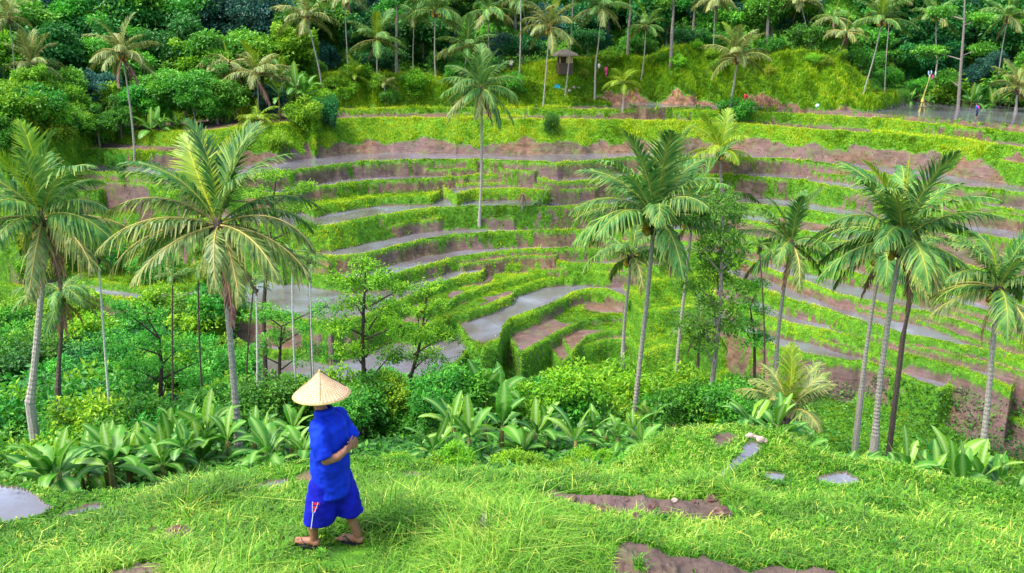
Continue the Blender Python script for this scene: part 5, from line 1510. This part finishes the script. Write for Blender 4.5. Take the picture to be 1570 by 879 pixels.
# piping and pocket patch on the near thigh
def thigh(zz, ang, ro=.012):
    u = (.72 - zz) / .42
    cx_ = .02 + (.095 - .02) * min(1, max(0, u)); rr_ = .142 + .017 * u + ro
    return (cx_ + rr_ * math.cos(ang), .105 + rr_ * math.sin(ang), zz)
V, q, t = tube([thigh(z_, R(98), .012) for z_ in np.linspace(.53, .312, 9)], [.004] * 9, 6)
pg = Geo(); pg.add(V, q, t); part('piping', pg.mesh('piping', ['white_trim']), man)
pg = Geo()
a0, a1 = R(92), R(117)
for k, (z0, z1, mm) in enumerate([(.60, .575, 1), (.575, .56, 0), (.56, .535, 1), (.535, .525, 0), (.525, .50, 1)]):
    an = np.linspace(a0 + .02 * k, a1 - .05 * k, 5)
    V = [thigh(z0, x_, .020) for x_ in an] + [thigh(z1, x_, .020) for x_ in an]
    pg.add(np.array(V), np.array([[i, i + 1, i + 6, i + 5] for i in range(4)]), m=mm)
part('pocket_patch', pg.mesh('pocket_patch', ['shorts_blue', 'red_patch']), man)
for e_ in (a0, a1 - .1):
    V, q, t = tube([thigh(.605, e_, .021), thigh(.495, e_ * .4 + .6 * (a0 + a1 - .2) / 2 + (0), .021)], [.003, .003], 5)
    pg = Geo(); pg.add(V, q, t); part('patch_edge', pg.mesh('patch_edge', ['white_trim']), man)
# flip-flops
for fx, fy, sg in FEET:
    V, q, t = loft([(0, 0, 0, .135, .048), (0, 0, .018, .135, .048)], 28)
    V = V + np.array([fx + .045, fy, .0]); 
    g_ = Geo(); g_.add(V, q, t)
    toe = np.array([fx + .135, fy - sg * .018, .03])
    for e_ in (1, -1):
        V, q, t = tube([toe, (fx + .09, fy + e_ * .022, .082 - .008), (fx + .04, fy + e_ * .045, .05), (fx + .02, fy + e_ * .047, .015)], [.007, .008, .008, .007], 7); g_.add(V, q, t)
    part('flip_flop', g_.mesh('flip_flop', ['rubber_black']), man)
# conical hat
def cone_hat(R_, H_, n=64):
    V = []; q = []
    prof = [(0.006, H_), (.03, H_ * .90), (R_ * .35, H_ * .62), (R_ * .65, H_ * .335), (R_ * .88, H_ * .11), (R_ * .97, .012), (R_, -.004), (R_ * .985, -.010), (R_ * .9, .07 * H_), (R_ * .5, .42 * H_), (.01, H_ * .86)]
    for r_, z_ in prof:
        for k in range(n):
            a_ = 2 * math.pi * k / n
            V.append((r_ * math.cos(a_), r_ * math.sin(a_), z_))
    for i in range(len(prof) - 1):
        for k in range(n):
            q.append([i * n + k, i * n + (k + 1) % n, (i + 1) * n + (k + 1) % n, (i + 1) * n + k])
    return np.array(V), np.array(q)
V, q = cone_hat(.268, .225)
hat = part('straw_hat', mk_mesh('straw_hat', V, q, 'straw', smooth=True), man)
hat.location = (.045, 0, 1.588); hat.rotation_euler = (0, R(2), 0)
for az_ in (R(-128), R(8), R(120)):     # stitched ribs
    V, q, t = tube([(r_ * math.cos(az_), r_ * math.sin(az_), z_) for r_, z_ in [(.01, .226), (.097, .143), (.178, .079), (.24, .026)]], [.0035] * 4, 5)
    g_ = Geo(); g_.add(V, q, t); part('hat_seam', g_.mesh('hat_seam', ['wood_dark' if az_ < -1 else 'bamboo']), hat)
V, q, t = tube([(.267 * math.cos(a_), .267 * math.sin(a_), -.004) for a_ in np.linspace(0, 2 * math.pi, 49)], [.006] * 49, 6, cap=False)
g_ = Geo(); g_.add(V, q); part('hat_rim', g_.mesh('hat_rim', ['bamboo']), hat)
g_ = Geo(); g_.add(*ball((0, 0, .232), .010)); part('hat_tip', g_.mesh('hat_tip', ['cloth_yellow']), hat)

# ---------------------------------------------------------------- far people
def small_person(label, px, py, top, bottom, s=1.0, face=0.0, bag=None, r=None, group=None, hat=None, bend=0.0):
    x, y, z = hit(px, py, 60) if r is None else at_r(px, py, r)
    root = thing('person', label, 'person', (x, y, z), rz=face, group=group, scale=s)
    g = Geo()
    limb(g, [(.0, .0, .95), (bend * .4, 0, 1.2), (bend, 0, 1.4), (bend * 1.2, 0, 1.5)], [.14, .15, .12, .05])
    g.add(*ball((bend * 1.4, 0, 1.62), (.10, .08, .125)))
    for sg in (1, -1):
        limb(g, [(0, .09 * sg, .92), (.06 * sg, .1 * sg, .5), (.02 * sg, .1 * sg, .08)], [.085, .06, .045]); limb(g, [(.02 * sg, .1 * sg, .05), (.02 * sg + .15, .1 * sg, .04)], [.045, .035])
        limb(g, [(bend, .17 * sg, 1.4), (.03 + bend * .6, .24 * sg, 1.12), (.15, .2 * sg, .92)], [.055, .045, .035]); g.add(*ball((.18, .19 * sg, .88), (.05, .025, .04)))
        for k in range(4):
            limb(g, [(.19, (.175 + .012 * k) * sg, .87), (.225, (.175 + .012 * k) * sg, .84)], [.009, .008], 5)
    o = part('body', g.mesh('body', ['skin'], smooth=True), root); remesh(o, .022, 1)
    t = Geo(); t.add(*loft([(0, 0, .82, .15, .19), (bend * .3, 0, 1.05, .15, .18), (bend * .8, 0, 1.3, .16, .21), (bend, 0, 1.43, .10, .14), (bend, 0, 1.47, .06, .07)], 18))
    for sg in (1, -1):
        V, q, tt = tube([(bend, .14 * sg, 1.40), (bend * .8, .22 * sg, 1.28), (.03 + bend * .6, .245 * sg, 1.13)], [.07, .075, .07], 10); t.add(V, q, tt)
    part('shirt', t.mesh('shirt', [top], smooth=True), root)
    t = Geo()
    t.add(*loft([(0, 0, .7, .14, .18), (0, 0, .86, .145, .18)], 18))
    for sg in (1, -1):
        V, q, tt = tube([(0, .09 * sg, .85), (.06 * sg, .1 * sg, .5), (.03 * sg, .1 * sg, .25)], [.105, .085, .075], 12); t.add(V, q, tt)
    part('trousers', t.mesh('trousers', [bottom], smooth=True), root)
    t = Geo(); t.add(*ball((bend * 1.4 - .02, 0, 1.66), (.105, .09, .10))); part('hair', t.mesh('hair', ['hair_black'], smooth=True), root)
    if bag:
        t = Geo(); t.add(*loft([(bend - .2, 0, 1.0, .09, .14), (bend - .22, 0, 1.2, .11, .16), (bend - .18, 0, 1.42, .07, .12)], 14)); part('backpack', t.mesh('backpack', [bag], smooth=True), root)
    if hat:
        V, q = cone_hat(.24, .16, 20); h_ = part('straw_hat', mk_mesh('straw_hat', V, q, 'straw'), root); h_.location = (bend * 1.4, 0, 1.70)
    return root
small_person('tiny walker in blue with a pink backpack on the path at the upper right', 1497, 181, 'cloth_blue', 'cloth_dark', s=.92, face=2.8, bag='cloth_pink', bend=.12)
small_person('tiny person in pale red standing below the knoll on the terrace path', 1142, 163, 'cloth_red', 'skin', s=.95, face=1.0)
small_person('tiny person in pink on the top path, right one of the pair', 930, 82, 'cloth_pink', 'cloth_pink', s=.95, face=.5, r=119)
small_person('tiny person in dark and white on the top path, left one of the pair', 919, 82, 'cloth_white', 'cloth_dark', s=.95, face=.3, r=119.5)
small_person('tiny person in white beside the tree trunks left of the bare earth slope', 784, 100, 'cloth_white', 'cloth_dark', s=.95, face=4.0, r=121)

# ---------------------------------------------------------------- hut, offering pole, small things
def boxg(g, c, s, m=0, rz=0.0):
    c = np.array(c, float); s = np.array(s, float) / 2
    V = np.array([[x, y, z] for x in (-1, 1) for y in (-1, 1) for z in (-1, 1)], float) * s
    ca, sa = math.cos(rz), math.sin(rz); V = V @ np.array([[ca, sa, 0], [-sa, ca, 0], [0, 0, 1]]) + c
    g.add(V, np.array([[0, 1, 3, 2], [4, 6, 7, 5], [0, 4, 5, 1], [2, 3, 7, 6], [0, 2, 6, 4], [1, 5, 7, 3]]), m=m)
def hut(label, px, py, r, w, d, h, roof_h, ov=.5):
    x, y, z = at_r(px, py, r)
    zz = max(z, back_r(px, py, r)[2])
    root = thing('thatched_hut', label, 'hut', (x, y, zz), rz=.2)
    g = Geo(); boxg(g, (0, 0, -.6), (w, d, 1.4)); part('platform', g.mesh('platform', ['wood_dark']), root)
    for sx in (-1, 1):
        for sy in (-1, 1):
            V, q, t = tube([(sx * w * .45, sy * d * .45, 0), (sx * w * .45, sy * d * .45, h)], [.07, .06], 7); g = Geo(); g.add(V, q, t); part('post', g.mesh('post', ['bamboo']), root)
    g = Geo(); boxg(g, (w * .22, -d * .40, h * .45), (w * .42, .05, h * .9)); part('wall', g.mesh('wall', ['bamboo']), root)
    g = Geo(); boxg(g, (0, d * .42, h * .5), (w * .9, .05, h)); part('wall', g.mesh('wall', ['wood_dark']), root)
    a, b_ = w / 2 + ov, d / 2 + ov
    n = 14; V = []; q = []; rg = np.random.default_rng(4)
    for k, (f, zz_) in enumerate([(1, h - .25), (.98, h - .05), (.66, h + roof_h * .4), (.34, h + roof_h * .8), (.1, h + roof_h)]):
        for j in range(n * 4):
            e = j // n; u = (j % n) / n * 2 - 1
            p_ = [(u, -1), (1, u), (-u, 1), (-1, -u)][e]
            jj = rg.normal(0, .05) if k < 2 else rg.normal(0, .02)
            V.append((p_[0] * a * f, p_[1] * b_ * f, zz_ + jj))
    m_ = n * 4
    for k in range(4):
        for j in range(m_): q.append([k * m_ + j, k * m_ + (j + 1) % m_, (k + 1) * m_ + (j + 1) % m_, (k + 1) * m_ + j])
    part('roof', mk_mesh('roof', np.array(V), np.array(q), 'thatch'), root)
    return x, y, zz
hx, hy, hz = hut('small thatched bamboo hut beside the very tall leaning palm', 866, 98, 119.5, 1.8, 1.5, 1.2, .6)
g = Geo(); V, q, t = loft([(0, 0, 0, .5, .25), (.05, 0, .3, .45, .22), (0, .05, .5, .35, .15), (.1, 0, .6, .15, .08)], 16); g.add(V + rng.normal(0, .04, V.shape), q, t)
thing('blue_tarpaulin', 'crumpled turquoise tarpaulin heaped in front of the thatched hut', 'tarpaulin', (hx - 1.0, hy - 1.5, ground_z(hx - 1.0, hy - 1.5)), mesh=g.mesh('blue_tarpaulin', ['cloth_cyan']))

def stone(label, px, py, s, rmin=3, mat='stone', name='stone', cat='stone', sz=.6, group=None, r=None, seed=0):
    x, y, z = hit(px, py, rmin) if r is None else at_r(px, py, r)
    V, q, t = ball((0, 0, 0), 1.0, 16)
    rg = np.random.default_rng(seed + int(px))
    nz = fbm(V[:, 0] * 1.7 + px, V[:, 1] * 1.7 + V[:, 2] * 2.1, seed + 5, 3)
    nz2 = fbm(V[:, 0] * 5 + px, V[:, 1] * 5 + V[:, 2] * 6, seed + 8, 3)
    V = V * (.5 + .6 * nz + (.5 * nz2 if mat == 'soil' else .1))[:, None] * np.array([s, s * rg.uniform(.6, .9), s * sz])
    g = Geo(); g.add(V, q, t)
    return thing(name, label, cat, (x, y, z + s * sz * .25), rz=rg.uniform(0, 6), mesh=g.mesh(name, [mat], smooth=mat != 'soil'), group=group)
stone('small round clod of brown earth in the grass at the lower left', 240, 822, .09, mat='soil', name='earth_clod', cat='earth clod', sz=.8)
stone('larger flat clod of brown earth in the grass at the lower left', 275, 830, .19, mat='soil', name='earth_clod', cat='earth clod', sz=.55)
for i, (px, py) in enumerate([(835, 766), (880, 770), (925, 790), (960, 768), (1000, 780), (1020, 795), (1065, 772), (1090, 768), (1105, 790), (905, 775), (1045, 800), (975, 800)]):
    stone('lump of turned soil on the bare strip in the near grass', px, py, .045 + .03 * (i % 3), mat='soil', name='soil_lump', cat='soil lump', sz=.6, group='soil lumps on the bare strip')
for i, (px, py) in enumerate([(1158, 672), (1166, 676), (1172, 679), (1150, 670)]):
    stone('light brown stone by the small pool on the near mound', px, py, .07 + .03 * (i % 2), rmin=10, group='stones at the mound pool')
stone('small white pebble on the bare strip in the near grass', 1034, 770, .045)
for i, (px, py, s_) in enumerate([(873, 143, .35), (880, 136, .4), (887, 139, .32), (865, 141, .3)]):
    stone('pale boulder lying on the bare earth slope below the hut', px, py, s_, rmin=60, group='boulders below the hut')
stone('pale bundle on the red path beside the knoll foot', 1253, 165, .35, rmin=60, name='pale_bundle', cat='bundle', mat='cloth_pale', sz=.8)

# offering pole
x, y, z = hit(1409, 172, 60)
pole = thing('offering_pole', 'leaning bamboo offering pole with pale blue and white streamers and a yellow cloth', 'offering pole', (x, y, z))
d_ = ray(1420, 116); ppm = F / (math.hypot(x, y) / math.hypot(d_[0], d_[1])); tx_ = (1420 - 1409) / ppm; tz_ = (172 - 116) / ppm
g = Geo(); V, q, t = tube([(0, 0, -.2), (tx_ * .4, 0, tz_ * .45), (tx_, 0, tz_)], [.09, .07, .05], 8); g.add(V, q, t); part('pole', g.mesh('pole', ['bamboo']), pole)
for k, (dx_, dz_, mt) in enumerate([(-.25, .25, 'cloth_pale'), (.05, .3, 'cloth_pale'), (.55, .2, 'cloth_white'), (-.1, -.15, 'cloth_white'), (.25, -.2, 'cloth_pink')]):
    g = Geo(); V, q, t = loft([(0, 0, -.25, .03, .02), (.03, 0, 0, .09, .04), (.0, .02, .16, .07, .03), (.02, 0, .24, .02, .02)], 10); g.add(V + [tx_ + dx_, 0, tz_ + dz_], q, t); part('streamer', g.mesh('streamer', [mt]), pole)
g = Geo(); V, q, t = loft([(tx_ * .28, 0, tz_ * .28, .18, .16), (tx_ * .3, 0, tz_ * .32, .16, .14), (tx_ * .31, 0, tz_ * .38, .09, .09)], 12); g.add(V, q, t); part('yellow_cloth', g.mesh('yellow_cloth', ['cloth_yellow']), pole)
for k in range(5):
    a_ = k * 1.26; g = Geo(); V, q, t = tube([(.35 + math.cos(a_) * .45, math.sin(a_) * .35, -.1), (.35 + math.cos(a_) * .1, 0, 1.15)], [.05, .04], 5); g.add(V, q, t); part('prop_stick', g.mesh('prop_stick', ['bamboo']), pole)
g = Geo(); boxg(g, (.35, 0, .62), (.7, .5, .08)); part('offering_shelf', g.mesh('offering_shelf', ['thatch']), pole)

# dead branch in the foreground grass
x, y, z = hit(742, 850)
g = Geo(); rg = np.random.default_rng(3)
k_ = 1 / 156.
V, q, t = tube([(.05, 0, -.04), (.02, .05, .12), (-.03, .12, .24), (.0, .16, .32)], [.010, .008, .006, .004], 6); g.add(V, q, t)
for i in range(26):
    p0 = np.array([.04 - .06 * rg.random(), .05 + .1 * rg.random(), rg.uniform(.05, .30)]); d = np.array([rg.normal(.05, .6), rg.normal(0, .4), rg.uniform(-.1, .8)]); d /= np.linalg.norm(d)
    l_ = rg.uniform(.05, .2); V, q, t = tube([p0, p0 + d * l_ * .5, p0 + d * l_ + [rg.normal(0, .02), 0, .01]], [.0035, .003, .0015], 4); g.add(V, q, t)
thing('dead_branch', 'thin dark dead branch with twigs sticking out of the near grass', 'branch', (x, y, z), mesh=g.mesh('dead_branch', ['bark_grey']))
# withered plant on the bank
x, y, z = hit(801, 322, 60)
wp = thing('withered_plant', 'withered brown plant with hanging leaves on the bank right of the lone palm', 'withered plant', (x, y, z))
g = Geo(); V, q, t = tube([(0, 0, -.3), (.05, 0, .8), (0, 0, 1.5)], [.14, .11, .06], 7); g.add(V, q, t); part('stem', g.mesh('stem', ['bark_grey']), wp)
for k in range(7):
    o = part('frond', FR[('dry', 0, k % 2)], wp); o.location = (0, 0, 1.5); o.rotation_euler = (0, rng.normal(-.2, .3), k * .9); o.scale = (1.3,) * 3
# flowers behind the man
for lb, px, py, mt in [('small deep pink flower head on a stalk just right of the man', 577, 770, 'cloth_pink'), ('small cream flower head on a stalk just right of the man', 587, 766, 'cloth_white')]:
    x, y, z = hit(px, py + 10)
    fl = thing('flower', lb, 'flower', (x, y, z)); g = Geo(); V, q, t = tube([(0, 0, -.03), (.01, 0, .09)], [.004, .003], 5); g.add(V, q, t); part('stalk', g.mesh('stalk', ['banana_stem']), fl)
    g = Geo()
    for k in range(9):
        a_ = k * .7; V, q, t = ball((math.cos(a_) * .022, math.sin(a_) * .022, .10 + .012 * (k % 3)), (.018, .018, .014), 6); g.add(V, q, t)
    part('flower_head', g.mesh('flower_head', [mt]), fl)
# banana flower
x, y, z = back_r(320, 715, 25)
g = Geo(); V, q, t = loft([(0, 0, -.28, .01, .01), (0, 0, -.2, .09, .09), (0, 0, -.05, .13, .13), (0, 0, .12, .08, .08), (0, 0, .2, .03, .03)], 14); g.add(V, q, t)
V, q, t = tube([(0, 0, .18), (.05, 0, .35), (.2, .1, .45), (.3, .2, .2), (.3, .2, ground_z(x, y) - z - .2)], [.025, .03, .035, .05, .07], 7); g.add(V, q, t)
thing('banana_flower', 'pinkish banana blossom hanging low in the row left of the man', 'banana blossom', (x, y, z), mesh=g.mesh('banana_flower', ['banana_flower'] if 'banana_flower' in MATS else [plain_mat('banana_flower', (.45, .2, .17), .6, .3)]))

# labels: things that look alike are told apart by their order from the left
from collections import defaultdict
bylab = defaultdict(list)
for o in bpy.data.objects:
    if o.parent is None and 'label' in o and 'category' in o:
        bylab[o['label']].append(o)
ORD = ['leftmost', 'second', 'third', 'fourth', 'fifth', 'sixth', 'seventh', 'eighth', 'ninth', 'tenth', 'eleventh', 'twelfth', 'thirteenth', 'fourteenth', 'fifteenth', 'sixteenth', 'seventeenth', 'eighteenth', 'nineteenth', 'twentieth']
def ordinal(i):
    if i < 20: return ORD[i]
    n = i + 1; suf = 'th' if 10 <= n % 100 <= 20 else {1: 'st', 2: 'nd', 3: 'rd'}.get(n % 10, 'th')
    return str(n) + suf
for lb, obs in bylab.items():
    if len(obs) > 1:
        obs.sort(key=lambda o: o.location.x / max(.1, o.location.y))
        for i, o in enumerate(obs):
            o['label'] = (ordinal(i) + (' ' if i == 0 else ' from left, ') + lb)
            if 'group' not in o: o['group'] = lb
over = [o.name + ': ' + o['label'] for o in bpy.data.objects if 'label' in o and len(o['label'].split()) > 16]
print('OVER16', len(over)); print('\n'.join(sorted(set(x.split(': ')[1] for x in over))[:60]))
print('objects', len(bpy.data.objects))
